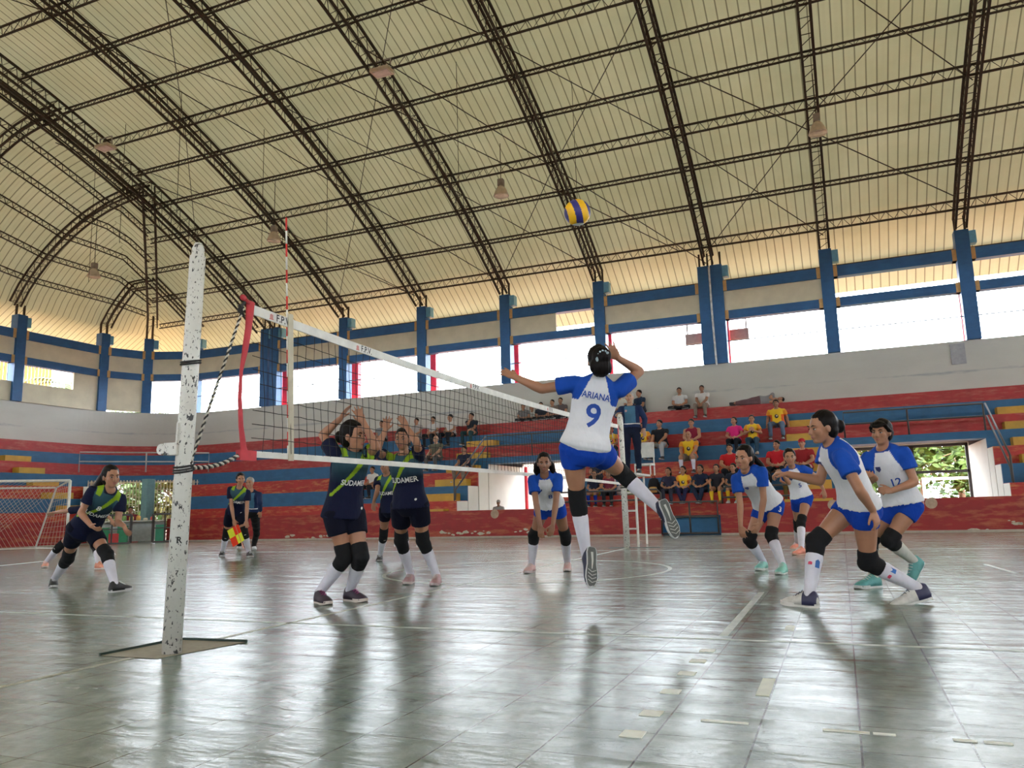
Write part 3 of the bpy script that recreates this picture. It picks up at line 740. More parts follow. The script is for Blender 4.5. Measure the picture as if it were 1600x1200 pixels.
# ---------------------------------------------------------------- outside
GM = plain('red_earth', (.24, .11, .06), .9, var=.25, scale=.6)
mb = MB(); mb.add([(-160, -160, -.06), (160, -160, -.06), (160, 160, -.06), (-160, 160, -.06)], [(0, 1, 2, 3)]); mb.obj('ground', [GM], kind='structure')
mb = MB(); mb.add([(-36, 27.4, -.02), (-24, 27.4, -.02), (12, 27.4, -.02), (12, 30.5, -.02), (-36, 30.5, -.02)], [(0, 1, 2, 3, 4)]); mb.obj('path', [plain('concrete_path', (.20, .12, .08), .8)], kind='structure')
LEAF = [plain('leaf_%d' % k, c, .6, var=.3, scale=2) for k, c in enumerate(((.035, .075, .008), (.07, .12, .015), (.14, .12, .02)))]
BARK = plain('bark', (.2, .11, .06), .85, var=.3)
def tree(x, y, h, r, label, lm=0, n=1500, low=.25, cat='tree', seed=1, group='trees outside the hall'):
    rr = random.Random(seed); root = empty('tree', (x, y, -.05), label=label, cat=cat, group=group)
    tr = MB(); tr.tube([(0, 0, 0), (.1, .05, h * .4), (-.05, .1, h * .75)], [.16, .11, .05], 8)
    for k in range(7):
        a = rr.uniform(0, 6.28); z = h * rr.uniform(.25, .6); tr.tube([(0, 0, z), (r * .4 * math.cos(a), r * .4 * math.sin(a), z + h * .18), (r * .75 * math.cos(a), r * .75 * math.sin(a), z + h * .25)], [.06, .04, .015], 6)
    tr.obj('trunk', [BARK], root)
    lf = MB()
    blobs = [(rr.gauss(0, r * .45), rr.gauss(0, r * .45), h * (low + (1 - low) * rr.random()), r * rr.uniform(.25, .45)) for _ in range(14)]
    for k in range(n):
        bx, by, bz, br = rr.choice(blobs); u = np.array([rr.gauss(0, 1), rr.gauss(0, 1), rr.gauss(0, .8)]); u = u / np.linalg.norm(u) * br * rr.uniform(.5, 1.1)
        c = np.array([bx, by, bz]) + u; s = rr.uniform(.12, .30); a = _n(np.array([rr.gauss(0, 1), rr.gauss(0, 1), rr.gauss(0, .5)])); b_ = _n(np.cross(a, [rr.gauss(0, 1), rr.gauss(0, 1), 1.]))
        lf.add([c - a * s, c - b_ * s * .5, c + a * s, c + b_ * s * .5], [(0, 1, 2, 3)], 0)
    lf.obj('foliage', [LEAF[lm]], root, kind='stuff')
    return root
tree(2.5, 38, 5.2, 3.0, 'bushy green tree beyond the doorway, the nearest to its centre', 1, 3800, .0, seed=2)
tree(5.2, 42, 6.5, 3.6, 'tall pale green tree beyond the right side of the doorway', 1, 3800, .0, seed=3)
tree(.2, 41, 5.0, 2.6, 'yellowish tree beyond the left side of the doorway', 2, 1800, .1, seed=4)
tree(8.2, 47, 6.5, 4, 'far green tree partly behind the doorway frame', 0, 2200, .05, seed=5)
tree(-8.5, 40, 4, 2.2, 'green bush seen past the white passage', 1, 1200, .1, seed=6)
for k, (a, s, h) in enumerate(((AB + 13, -2.2, 3.6), (AB + 14, 1.4, 4.2), (AB + 18, -.2, 5.))):
    q = pt(a, s, 0); tree(q[0], q[1], h, 2.2, 'leafy tree behind the lattice of the corner doorway, %s of three' % ORD[k], (1, 2, 1)[k], 1400, .1, seed=8 + k)
tree(4.6, 54, 7.5, 6.0, 'wide green tree farthest beyond the doorway', 1, 4500, .0, seed=15)
tree(-1.5, 50, 6, 5.0, 'broad yellow green tree far beyond the left of the doorway', 2, 3000, .0, seed=16)
def palm(x, y, h, label, seed):
    rr = random.Random(seed); root = empty('palm_tree', (x, y, -.05), label=label, cat='palm')
    tr = MB(); tr.tube([(0, 0, 0), (.2, 0, h * .5), (0, 0, h)], [.2, .15, .13], 10); tr.obj('trunk', [BARK], root)
    lf = MB()
    for k in range(22):
        a = k * 2.4; L = rr.uniform(1.8, 2.8); el = rr.uniform(-.2, .9); P = []
        for t in np.linspace(0, 1, 9): P.append(np.array([math.cos(a) * L * t * math.cos(el * (1 - t)), math.sin(a) * L * t * math.cos(el * (1 - t)), h + L * (t * math.sin(el) - .75 * t * t)]))
        for i in range(8):
            d = _n(P[i + 1] - P[i]); s = _n(np.cross(d, [0, 0, 1]))
            for sg in (-1, 1):
                for f_ in (0, .5):
                    b0 = P[i] + (P[i + 1] - P[i]) * f_; tip = b0 + s * sg * .65 * (1 - .07 * i) + d * .18 - np.array([0, 0, .18]); lf.add([b0, b0 + d * .13, tip], [(0, 1, 2)])
    lf.obj('fronds', [LEAF[1]], root, kind='stuff')
palm(-38.2, 28.9, 8.1, 'palm tree seen through the barred end window', 1)
palm(-37, 32.0, 6.6, 'low palm tree seen beside the corner opening', 2)
# ochre house beyond the end wall
mb = MB(); mb.box((-47, 20, 0), (-42.5, 31.0, 10.2)); r = put2(mb.obj('ochre_house', [plain('ochre_house_wall', (.24, .11, .01), .8)]), 'ochre building seen through the barred window of the end wall', 'building')
# white door frame, dark posts and low football goal outside the right doorway
mb = MB()
fx = lambda px, y=27.3: ony(px, 740, y)[0]
FR = MB()
for px in (1428, 1515): FR.box((fx(px) - .05, 27.22, 0), (fx(px) + .05, 27.3, 2.4))
FR.box((fx(1428), 27.22, 1.55), (fx(1515), 27.3, 1.63)); FR.box((.1, 27.22, 2.36), (3.9, 27.3, 2.46)); FR.obj('door_2', [IRON], kind='structure')
r = empty('outdoor_goal', (3.0, 33, 0), label='white football goal frame standing outside the doorway', cat='goal')
mb = MB(); mb.bar((2.9, 33, 0), (2.9, 33, 1.55), .1); mb.bar((2.9, 33, 1.5), (5.6, 33.4, 1.5), .1); mb.bar((5.6, 33.4, 0), (5.6, 33.4, 1.55), .1); part(mb, 'goal_frame', plain('white_metal', (.75, .75, .72), .4), r)
# white wall and red framed door in the middle passage
mb = MB(); mb.box((-14.5, 30.4, 0), (-9.35, 30.6, 3.2)); mb.obj('wall_outer_white', [CW], kind='structure')
mb = MB()
for px in (804, 822): x = ony(px, 750, 27.28)[0]; mb.box((x - .06, 27.24, 0), (x + .06, 27.32, 2.36))
mb.obj('trim_18', [REDP], kind='structure')
mb = MB(); xd = ony(807, 750, 27.28)[0]; xe = ony(821, 750, 27.28)[0]; mb.box((xd, 27.26, .0), (xe, 27.3, 2.3)); mb.box((xd + .06, 27.2, 1.1), (xd + .1, 27.26, 1.25)); mb.obj('door_3', [plain('brown_door', (.26, .15, .11), .6)], kind='structure')
for k, (x, z0, z1, c, t) in enumerate(((-9.75, .0, .1, (.4, .4, .4), 0),)): pass

# ---------------------------------------------------------------- net, posts, ball
def post_mat():
    b = NB('chipped_white_paint'); v1 = b.noise(24, 3, .6, mapscale=(1, 1, .55)); v2 = b.noise(62, 3, .6, mapscale=(1, 1, .7))
    k = b.math('MAXIMUM', b.ramp(v1, [(.64, (0, 0, 0)), (.655, (1, 1, 1))]), b.ramp(v2, [(.62, (0, 0, 0)), (.635, (1, 1, 1))]))
    c = b.mix(k, b.ramp(b.noise(5), [(.3, (.62, .6, .54)), (.7, (.72, .71, .66))]), (.05, .05, .05)); b.col(c); b.set(Roughness=.45); b.bump(k, -.3, .004); return b.m
PM = post_mat(); ROPE = plain('black_rope', (.03, .03, .03), .8); ROPEW = plain('pale_rope', (.6, .58, .5), .8)
def rope(mb, a, b_, r=.008, sag=0., turns=10, n=40, mi=(0, 1)):
    a = np.asarray(a, float); b_ = np.asarray(b_, float); d = _n(b_ - a); u = _n(np.cross(d, [.3, 1, .2])); v = np.cross(d, u)
    for s, m in ((0, mi[0]), (math.pi, mi[1])):
        pts = [a + (b_ - a) * t - np.array([0, 0, sag * 4 * t * (1 - t)]) + (u * math.cos(2 * math.pi * turns * t + s) + v * math.sin(2 * math.pi * turns * t + s)) * r for t in np.linspace(0, 1, n)]
        mb.tube(pts, r, 6, mi=m)
PB = onz(268, 1021); PT = np.array([-3.66, PB[1] - .0, 2.53]); PB[0] += 0
r = empty('net_post', tuple(PB), label='near white net post with chipped paint, standing in the floor socket', cat='net post')
post_root = r; d_post = PT - PB; mb = MB(); rad = .052; d = PT - PB
mb.tube([PB, PB + d * .5, PB + d * .965, PB + d * .968, PB + d * .985, PB + d * 1.0], [rad + .004, rad, rad - .004, rad - .014, rad - .014, rad - .03], 24); part(mb, 'pole', [PM], r, True)
zl = 1.21; lp = PB + d * (zl / 2.53); cr = -RC[:, 0]
mb = MB(); mb.bar(lp + np.array([0, -.045, 0]), lp + np.array([-.085, -.06, 0]) * 1.0, .06, .075); mb.tube([lp + np.array([-.105, -.09, 0]), lp + np.array([-.105, -.02, 0])], .034, 12); mb.bar(lp + np.array([-.01, -.06, .035]), lp + np.array([.0, -.065, .16]), .008, .012); part(mb, 'winch_bracket', [PM], r)
mb = MB()
for z in (1.745, 1.76, 1.108, 1.09, 1.075):
    mb = MB(); c = PB + d * (z / 2.53); mb.tube([c + np.array([math.cos(t) * .058, math.sin(t) * .058, .012 * math.sin(t * 1.0)]) for t in np.linspace(0, 6.28, 20)], .006, 6); part(mb, 'rope_coil', [ROPE], r, True)
FB = onz(980, 856); FT = np.array([-3.90, FB[1], 2.60])
r2 = empty('net_post', tuple(FB), label='far white net post beside the referee', cat='net post')
mb = MB(); mb.tube([FB, FB + (FT - FB) * .97, FT], [.06, .058, .03], 20); part(mb, 'pole', [PM], r2, True)
mb = MB()
for z in (1.15, 1.19, 1.23): mb = MB(); mb.tube([FB + np.array([math.cos(t) * .068, math.sin(t) * .068, z]) for t in np.linspace(0, 6.28, 16)], .012, 6); part(mb, 'rope_coil', [ROPE], r2, True)

NX = -3.75; NY0, NY1 = 4.20, 14.08
def ntop(y): t = (y - NY0) / (NY1 - NY0); return 2.28 - .085 * 4 * t * (1 - t) * (1 - .15 * t) + .03 * t
def nbot(y): t = (y - NY0) / (NY1 - NY0); return 1.195 + .025 * 4 * t * (1 - t) - .01 * t
net = empty('volleyball_net', (NX, NY0, 1.2), label='black volleyball net with white tapes stretched between the two posts', cat='net')
TAPEM = plain('white_net_tape', (.72, .71, .66), .6, scale=6); CORD = plain('black_net_cord', (.015, .015, .018), .8); STRAP = plain('red_strap', (.55, .045, .06), .7, scale=12)
yy = np.linspace(NY0 + .03, NY1, 60)
def ribbon(ys, z0, z1, x, t):
    mb = MB(); n = len(ys); vs = []
    for y in ys:
        a, b_ = z0(y), z1(y); vs += [(x - t, y, a), (x + t, y, a), (x + t, y, b_), (x - t, y, b_)]
    fs = []
    for i in range(n - 1):
        for k in range(4): fs.append((i * 4 + k, i * 4 + (k + 1) % 4, i * 4 + 4 + (k + 1) % 4, i * 4 + 4 + k))
    fs += [(3, 2, 1, 0), tuple((n - 1) * 4 + k for k in range(4))]; mb.add(vs, fs); return mb
part(ribbon(yy, lambda y: ntop(y) - .07, ntop, NX, .006), 'top_tape', [TAPEM], net)
part(ribbon(yy, lambda y: nbot(y) - .0, lambda y: nbot(y) + .045, NX, .005), 'bottom_tape', [TAPEM], net)
mb = MB(); rr = random.Random(4)
ph = rr.random() * 6
def wob(y, z): return NX + .02 * math.sin(y * 1.3 + z * 2) + .008 * math.sin(y * 5 + z * 7)
for k in range(1, 99):
    y = NY0 + .05 + k * .0995
    if y > NY1 - .03: break
    a, b_ = nbot(y) + .04, ntop(y) - .07
    pts = [(wob(y, z), y + .006 * math.sin(z * 9 + k), z) for z in np.linspace(a, b_, 6)]
    mb.tube(pts, .0027, 4, cap=False)
for j in range(1, 10):
    pts = []
    for y in np.linspace(NY0 + .03, NY1, 110):
        t = j / 10; z = (nbot(y) + .04) * (1 - t) + (ntop(y) - .07) * t; pts.append((wob(y, z), y, z - .006 * abs(math.sin(y * 15.8))))
    mb.tube(pts, .0027, 4, cap=False)
part(mb, 'netting', [CORD], net)
mb = MB(); ys = [(4.20, 2.30, .045), (4.185, 2.1, .033), (4.16, 1.95, .03), (4.125, 1.78, .012), (4.12, 1.6, .017), (4.14, 1.4, .022), (4.17, 1.26, .03), (4.19, 1.18, .05)]
mb.tube([(NX, y, z) for y, z, a in ys], [(a, .012) for y, z, a in ys], 8, ref=(0, 1, 0)); part(mb, 'end_sleeve', [STRAP], net, True)
mb = MB(); mb.box((NX - .02, 4.12, 1.17), (NX + .02, 4.28, 1.24)); part(mb, 'corner_patch', [STRAP], net)
mb = MB(); mb.ell((NX, 4.125, 2.31), (.018, .028, .022)); mb.tube([(NX, 4.125, 2.31), (NX, 4.18, 2.28)], .016, 8); part(mb, 'top_knot', [STRAP], net, True)
mb = MB(); mb.tube([(NX, 14.09, 2.31), (NX, 14.1, 1.75), (NX, 14.08, 1.18)], [(.03, .008)] * 3, 8, ref=(0, 1, 0)); part(mb, 'end_sleeve', [STRAP], net, True)
mb = MB(); mb.bar((NX + .012, 4.66, 1.19), (NX + .012, 4.62, 2.3), .055, .01, up=(1, 0, 0)); part(mb, 'side_band', [plain('cream_webbing', (.55, .5, .38), .7)], net)
mb = MB(); cc_ = lambda z: PB + d * (z / 2.53) + np.array([.05, .0, 0])
rope(mb, (NX, 4.13, 2.24), cc_(1.12), .006, .0, 22, 120); rope(mb, (NX, 4.12, 1.2), cc_(1.1), .008, .03, 9, 60)
mb.tube([(NX, 4.14, 2.28), (NX, 4.08, 2.21), (NX + .01, 4.12, 2.17), (NX, 4.09, 2.25)], .012, 6); part(mb, 'rope', [ROPE, ROPEW], net, True)
mb = MB(); rope(mb, (NX, 14.08, 1.2), FB + np.array([0, -.06, 1.2]), .01, .02, 6, 30); rope(mb, (NX, 14.1, 2.29), FB + np.array([0, -.06, 2.28]), .008, 0, 6, 30); part(mb, 'rope', [ROPE, ROPEW], net, True)
def antenna(y, ztop, ztilt, label):
    r = empty('antenna', (NX + .02, y, 1.2), label=label, cat='antenna', group='net antennas'); n = 18
    for c, mname, m in ((0, 'white_section', plain('antenna_white', (.78, .76, .7), .4)), (1, 'red_section', plain('antenna_red', (.7, .03, .03), .4))):
        mb = MB()
        for k in range(n):
            if k % 2 == c: mb.tube([(NX - .014, y - ztilt * k / n, 1.2 + (ztop - 1.2) * k / n), (NX - .014, y - ztilt * (k + 1) / n, 1.2 + (ztop - 1.2) * (k + 1) / n)], .007, 8)
        part(mb, 'striped_rod' if c == 0 else 'red_bands', [m], r, True)
antenna(4.66, 3.06, .08, 'red and white antenna on the near end of the net')
antenna(13.75, 3.05, .0, 'red and white antenna on the far end of the net')

def text_geo(body, size, shear=0.):
    cu = bpy.data.curves.new('t', 'FONT'); cu.body = body; cu.size = size; cu.align_x = 'CENTER'; cu.align_y = 'CENTER'; cu.resolution_u = 3; cu.offset = size * .018
    o = bpy.data.objects.new('t', cu); TS.collection.objects.link(o); TS.view_layers[0].update()
    dg = TS.view_layers[0].depsgraph; me = bpy.data.meshes.new_from_object(o.evaluated_get(dg)); bpy.data.objects.remove(o); bpy.data.curves.remove(cu)
    bm = bmesh.new(); bm.from_mesh(me); bpy.data.meshes.remove(me)
    st = max(.02, size * .12)
    for ax in (0, 1):
        for k in range(-30, 31):
            no = (1, 0, 0) if ax == 0 else (0, 1, 0); bmesh.ops.bisect_plane(bm, geom=bm.verts[:] + bm.edges[:] + bm.faces[:], plane_co=tuple(st * k * x for x in no), plane_no=no)
    bmesh.ops.triangulate(bm, faces=bm.faces[:]); bm.verts.index_update()
    vs = [tuple(v.co) for v in bm.verts]; fs = [tuple(v.index for v in f.verts) for f in bm.faces]; bm.free(); return vs, fs
TS = bpy.data.scenes.new('scratch')
INK = plain('black_ink', (.02, .02, .02), .6); INKR = plain('red_ink', (.62, .22, .2), .6)
mb = MB(); mr = MB()
for y, s in ((4.55, .075), (5.66, .075), (7.9, .075), (10.4, .075)):
    vs, fs = text_geo('F.P.V.', s); zc = ntop(y) - .036; sl = (ntop(y + .1) - ntop(y - .1)) / .2
    mb.add([(NX + .0075, y + v[0], zc + v[1] + sl * v[0]) for v in vs], fs)
    y2 = y - .135; zc = ntop(y2) - .036
    for e, h in ((0, .02), (-.012, .014), (.012, .014)): mr.box((NX + .0065, y2 + e - .004, zc - .018), (NX + .008, y2 + e + .004, zc + h))
    mr.box((NX + .0065, y2 - .022, zc - .024), (NX + .008, y2 + .022, zc - .016))
part(mb, 'tape_lettering', [INK], net); part(mr, 'tape_emblem', [INKR], net)
# black scrawl on the post
mb = MB()
for ch, z, s_ in (('R', .66, .055), ('Y', .07, .06), ('7', .47, .035)):
    vs, fs = text_geo(ch, s_); c = PB + d_post * (z / 2.53); v0 = _n((C0 - c) * np.array([1, 1, 0])); sd = np.cross([0, 0, 1], v0)
    mb.add([c + v0 * .0555 * math.cos(v[0] / .055) + sd * .0555 * math.sin(v[0] / .055) + np.array([0, 0, v[1]]) for v in vs], fs)
part(mb, 'scrawl', [INK], post_root)
# ball
def ball_mat():
    b = NB('ball_panels'); a = b.n('Attribute', attribute_name='col'); b.col(a.outputs['Color']); b.set(Roughness=.45); return b.m
BC = atd(902, 332, 6.18); mb = MB(); mb.ell((0, 0, 0), (.105,) * 3, None, 110, 72)
me = mb.mesh('volleyball', [ball_mat()], True); ca = me.color_attributes.new('col', 'FLOAT_COLOR', 'POINT')
A_ = np.array([cdir(1, .05, .35), cdir(-.05, 1, .1)]); ax0 = cdir(.95, .15, .4); ax2 = cdir(0, -.8, .6)
for i, v in enumerate(me.vertices):
    u = _n(np.array(v.co)); x = u.dot(cdir(.97, .12, .05)) + .22 * u.dot(cdir(0, 1, 0)) + .12 * u.dot(cdir(0, 1, 0)) ** 2 - .05; yv = u.dot(cdir(0, 1, .35))
    k = int(math.floor((x + .85) / .53)) % 2 == 0; c = (.95, .52, .01) if k else (.03, .025, .2)
    if u.dot(cdir(.1, -1, 0)) > .90: c = (.75, .75, .72)
    ca.data[i].color = (*c, 1)
o = bpy.data.objects.new('volleyball', me); o.location = tuple(BC); put(o, label='yellow and dark blue volleyball in the air above the jumping player', cat='ball')

# referee stand
SW = plain('white_stand_paint', (.7, .7, .66), .45)
SX, SY = -3.86, 15.3
r = empty('referee_stand', (SX, SY, 0), label='tall white referee stand with ladder and seat behind the far post', cat='stand')
lg = [(SX - .06, SY - .2), (SX + .14, SY - .22), (SX - .14, SY + .95), (SX + .04, SY + .95)]
for (x, y) in lg:
    mb = MB(); zt = 1.42; mb.tube([(x, y, 0), (x, y, zt)], .022, 8); part(mb, 'leg', SW, r)
for z in (.35, .7, 1.05):
    mb = MB(); mb.tube([(lg[0][0], lg[0][1], z), (lg[1][0], lg[1][1], z)], .018, 8); part(mb, 'rung', SW, r)
mb = MB(); mb.box((SX - .22, SY - .22, 1.40), (SX + .18, SY + 1.0, 1.44)); part(mb, 'platform', SW, r)
mb = MB(); mb.box((SX - .06, SY + .6, 1.62), (SX + .3, SY + .95, 1.66)); part(mb, 'seat', SW, r)
mb = MB(); mb.box((SX - .06, SY + .93, 1.8), (SX + .3, SY + .96, 2.12)); part(mb, 'backrest', SW, r)
mb = MB()
for x in (SX - .04, SX + .28): mb.tube([(x, SY + .95, 1.42), (x, SY + .95, 2.1)], .015, 6); mb.tube([(x, SY + .57, 1.42), (x, SY + .57, 1.64)], .015, 6)
part(mb, 'seat_frame', SW, r)

# goal
GP = onz(103, 857); GQ = onz(0, 861); gu = _n(GQ - GP); gv = np.array([gu[1], -gu[0], 0.])
if gv.dot(GP - C0) < 0: gv = -gv
r = empty('goal', tuple(GP), label='white indoor football goal at the left edge', cat='goal'); GW = plain('goal_white', (.74, .73, .68), .4)
H2 = 2.0; W3 = 3.1; B0 = onz(55, 857); T0 = atd(88, 762, np.linalg.norm(B0[:2]) * .97)
T0 = B0 * .45 + (GP + gv * .8) * .55; dT = ray(88, 762); kk = np.linalg.norm(T0[:2]) / np.linalg.norm(dT[:2]); T0 = C0 + dT * kk
mb = MB(); up = np.array([0, 0, H2]); mb.tube([GP, GP + up], .04, 12); mb.tube([GP + up, GP + up + gu * W3], .04, 12); mb.tube([GP + gu * W3, GP + gu * W3 + up], .04, 12); part(mb, 'front_frame', GW, r, True)
mb = MB(); mb.tube([B0, T0, GP + up], .028, 10); mb.tube([T0, T0 + gu * W3], .028, 10); mb.tube([B0 + gu * W3, T0 + gu * W3, GP + up + gu * W3], .028, 10); mb.tube([GP, B0, B0 + gu * W3], .028, 10); part(mb, 'rear_frame', GW, r, True)
mb = MB(); NN = 26; NM = 18
def gq(s, t): p = (T0 * (1 - t) + B0 * t) + gu * W3 * s; return p + gv * .12 * math.sin(math.pi * t) + np.array([0, 0, -.05 * math.sin(math.pi * min(1, t * 2))])
for i in range(NN + 1):
    for sg in (-1, 1):
        pts = [gq(i / NN + sg * .5 * t, t) for t in np.linspace(0, 1, 12) if 0 <= i / NN + sg * .5 * t <= 1]
        if len(pts) > 1: mb.tube(pts, .0045, 3, cap=False)
for i in range(12):          # side panel and roof of the net
    t = i / 12; a = GP + up * (1 - t); b_ = T0 * (1 - t) + B0 * t; mb.tube([a, (a + b_) / 2 + gu * .03, b_], .0045, 3, cap=False)
for i in range(1, 8):
    t = i / 8; mb.tube([(GP + up) * (1 - t) + T0 * t, GP * (1 - t) + B0 * t], .0045, 3, cap=False)
for i in range(NN): a = GP + up + gu * W3 * i / NN; mb.tube([a, T0 + gu * W3 * (i + .5) / NN], .0045, 3, cap=False)
part(mb, 'goal_net', [plain('goal_net_cord', (.6, .5, .4), .8)], r)

# ---------------------------------------------------------------- people
def remesh(mb, vox, it=2):
    me = bpy.data.meshes.new('r'); me.from_pydata(mb.v, [], mb.f); o = bpy.data.objects.new('r', me); TS.collection.objects.link(o)
    md = o.modifiers.new('r', 'REMESH'); md.mode = 'VOXEL'; md.voxel_size = vox; md.adaptivity = 0
    TS.view_layers[0].update(); dg = TS.view_layers[0].depsgraph; ev = o.evaluated_get(dg); m2 = ev.to_mesh()
    n = len(m2.vertices); V = np.empty(n * 3, np.float32); m2.vertices.foreach_get('co', V); V = V.reshape(-1, 3).astype(float)
    nl = len(m2.loops); Lv = np.empty(nl, np.int32); m2.loops.foreach_get('vertex_index', Lv)
    npn = len(m2.polygons); Ls = np.empty(npn, np.int32); Lt = np.empty(npn, np.int32); m2.polygons.foreach_get('loop_start', Ls); m2.polygons.foreach_get('loop_total', Lt)
    ne = len(m2.edges); E_ = np.empty(ne * 2, np.int32); m2.edges.foreach_get('vertices', E_); E_ = E_.reshape(-1, 2)
    ev.to_mesh_clear(); bpy.data.objects.remove(o); bpy.data.meshes.remove(me)
    V = lap(V, E_, it)
    return dict(V=V, Lv=Lv, Ls=Ls, Lt=Lt, E=E_)
def lap(V, E_, it, lam=.5):
    deg = np.bincount(E_.ravel(), minlength=len(V)).astype(float)[:, None]; deg[deg == 0] = 1
    for _ in range(it):
        S = np.zeros_like(V)
        for c in range(3): S[:, c] = np.bincount(E_[:, 0], V[E_[:, 1], c], len(V)) + np.bincount(E_[:, 1], V[E_[:, 0], c], len(V))
        V = V * (1 - lam) + lam * S / deg
    return V
def mesh_from(D, name, mats, col=None):
    me = bpy.data.meshes.new(name); n = len(D['V']); me.vertices.add(n); me.vertices.foreach_set('co', D['V'].astype(np.float32).ravel())
    me.loops.add(len(D['Lv'])); me.loops.foreach_set('vertex_index', D['Lv']); me.polygons.add(len(D['Ls']))
    me.polygons.foreach_set('loop_start', D['Ls']); me.polygons.foreach_set('loop_total', D['Lt']); me.polygons.foreach_set('use_smooth', [True] * len(D['Ls']))
    for m in (mats if isinstance(mats, (list, tuple)) else [mats]): me.materials.append(m)
    me.update(calc_edges=True)
    if col is not None:
        ca = me.color_attributes.new('col', 'FLOAT_COLOR', 'POINT'); A = np.ones((n, 4), np.float32); A[:, :3] = col; ca.data.foreach_set('color', A.ravel())
    return me
def wrinkle(D, amp, seed=0, f=1.):
    """soft cloth folds: low waves pushed along the surface normal"""
    V = D['V']; c = V.mean(0); N = V * 0
    me = bpy.data.meshes.new('w'); me.vertices.add(len(V)); me.vertices.foreach_set('co', V.astype(np.float32).ravel()); me.loops.add(len(D['Lv'])); me.loops.foreach_set('vertex_index', D['Lv'])
    me.polygons.add(len(D['Ls'])); me.polygons.foreach_set('loop_start', D['Ls']); me.polygons.foreach_set('loop_total', D['Lt']); me.update(calc_edges=True)
    a = np.empty(len(V) * 3, np.float32); me.vertices.foreach_get('normal', a); N = a.reshape(-1, 3); bpy.data.meshes.remove(me)
    r = np.random.RandomState(seed); h = np.zeros(len(V))
    for k in range(9):
        w_ = r.randn(3) * (9 + 3 * k) * f; h += np.sin(V @ w_ + r.rand() * 6.3 + 1.3 * np.sin(V @ (r.randn(3) * 7))) / (1 + .35 * k)
    D['V'] = V + N * (h * amp / 2.2)[:, None]; return D

SKINS = {}
def skin(c):
    k = 'skin_%.2f_%.2f' % (c[0], c[1])
    if k not in SKINS:
        b = NB(k); f = b.noise(7, 3); b.col(b.ramp(f, [(.3, tuple(x * .9 for x in c)), (.7, tuple(x * 1.08 for x in c))])); b.set(Roughness=.48); b.p.inputs['Subsurface Weight'].default_value = .0
        SKINS[k] = b.m
    return SKINS[k]
SK1 = (.40, .19, .11); SK2 = (.29, .135, .078); SK3 = (.45, .26, .17)
HAIRM = plain('black_hair', (.007, .005, .005), .5, var=.4, scale=22, spec=.12); HAIRG = plain('grey_hair', (.3, .28, .26), .6)
EYEW = plain('eye_white', (.6, .57, .54), .25); EYEB = plain('eye_dark', (.015, .01, .008), .15); LIP = plain('lips', (.34, .11, .09), .45)
VC = vcol_cloth('printed_jersey')
PADM = cloth('black_knee_pad', (.012, .012, .014)); SOCKW = cloth('white_sock', (.68, .66, .74)); LACE = plain('white_lace', (.6, .6, .6), .7)

def frame(up, fwd):
    u = _n(np.asarray(up, float)); f = np.asarray(fwd, float); f = _n(f - u * f.dot(u)); r = np.cross(f, u); return r, f, u   # right, forward, up
def two_bone(a, c, l1, l2, hint, pref=0.):
    """middle joint between a and c on the circle where both bones fit, nearest the hinted picture point"""
    d = c - a; L = np.linalg.norm(d)
    if L > (l1 + l2) * .995: k = L / (l1 + l2) * 1.006; l1 *= k; l2 *= k
    x = (l1 * l1 - l2 * l2 + L * L) / (2 * L); h = math.sqrt(max(l1 * l1 - x * x, 1e-8)); t = d / L
    u = _n(np.cross(t, [.13, .21, .97])); v = np.cross(t, u); best = None
    for k in range(96):
        s = 2 * math.pi * k / 96; p = a + t * x + h * (u * math.cos(s) + v * math.sin(s)); q, D = pix(p)
        e = np.hypot(*(q - hint)) * D / FPX + pref * D
        if best is None or e < best[0]: best = (e, p)
    return best[1]

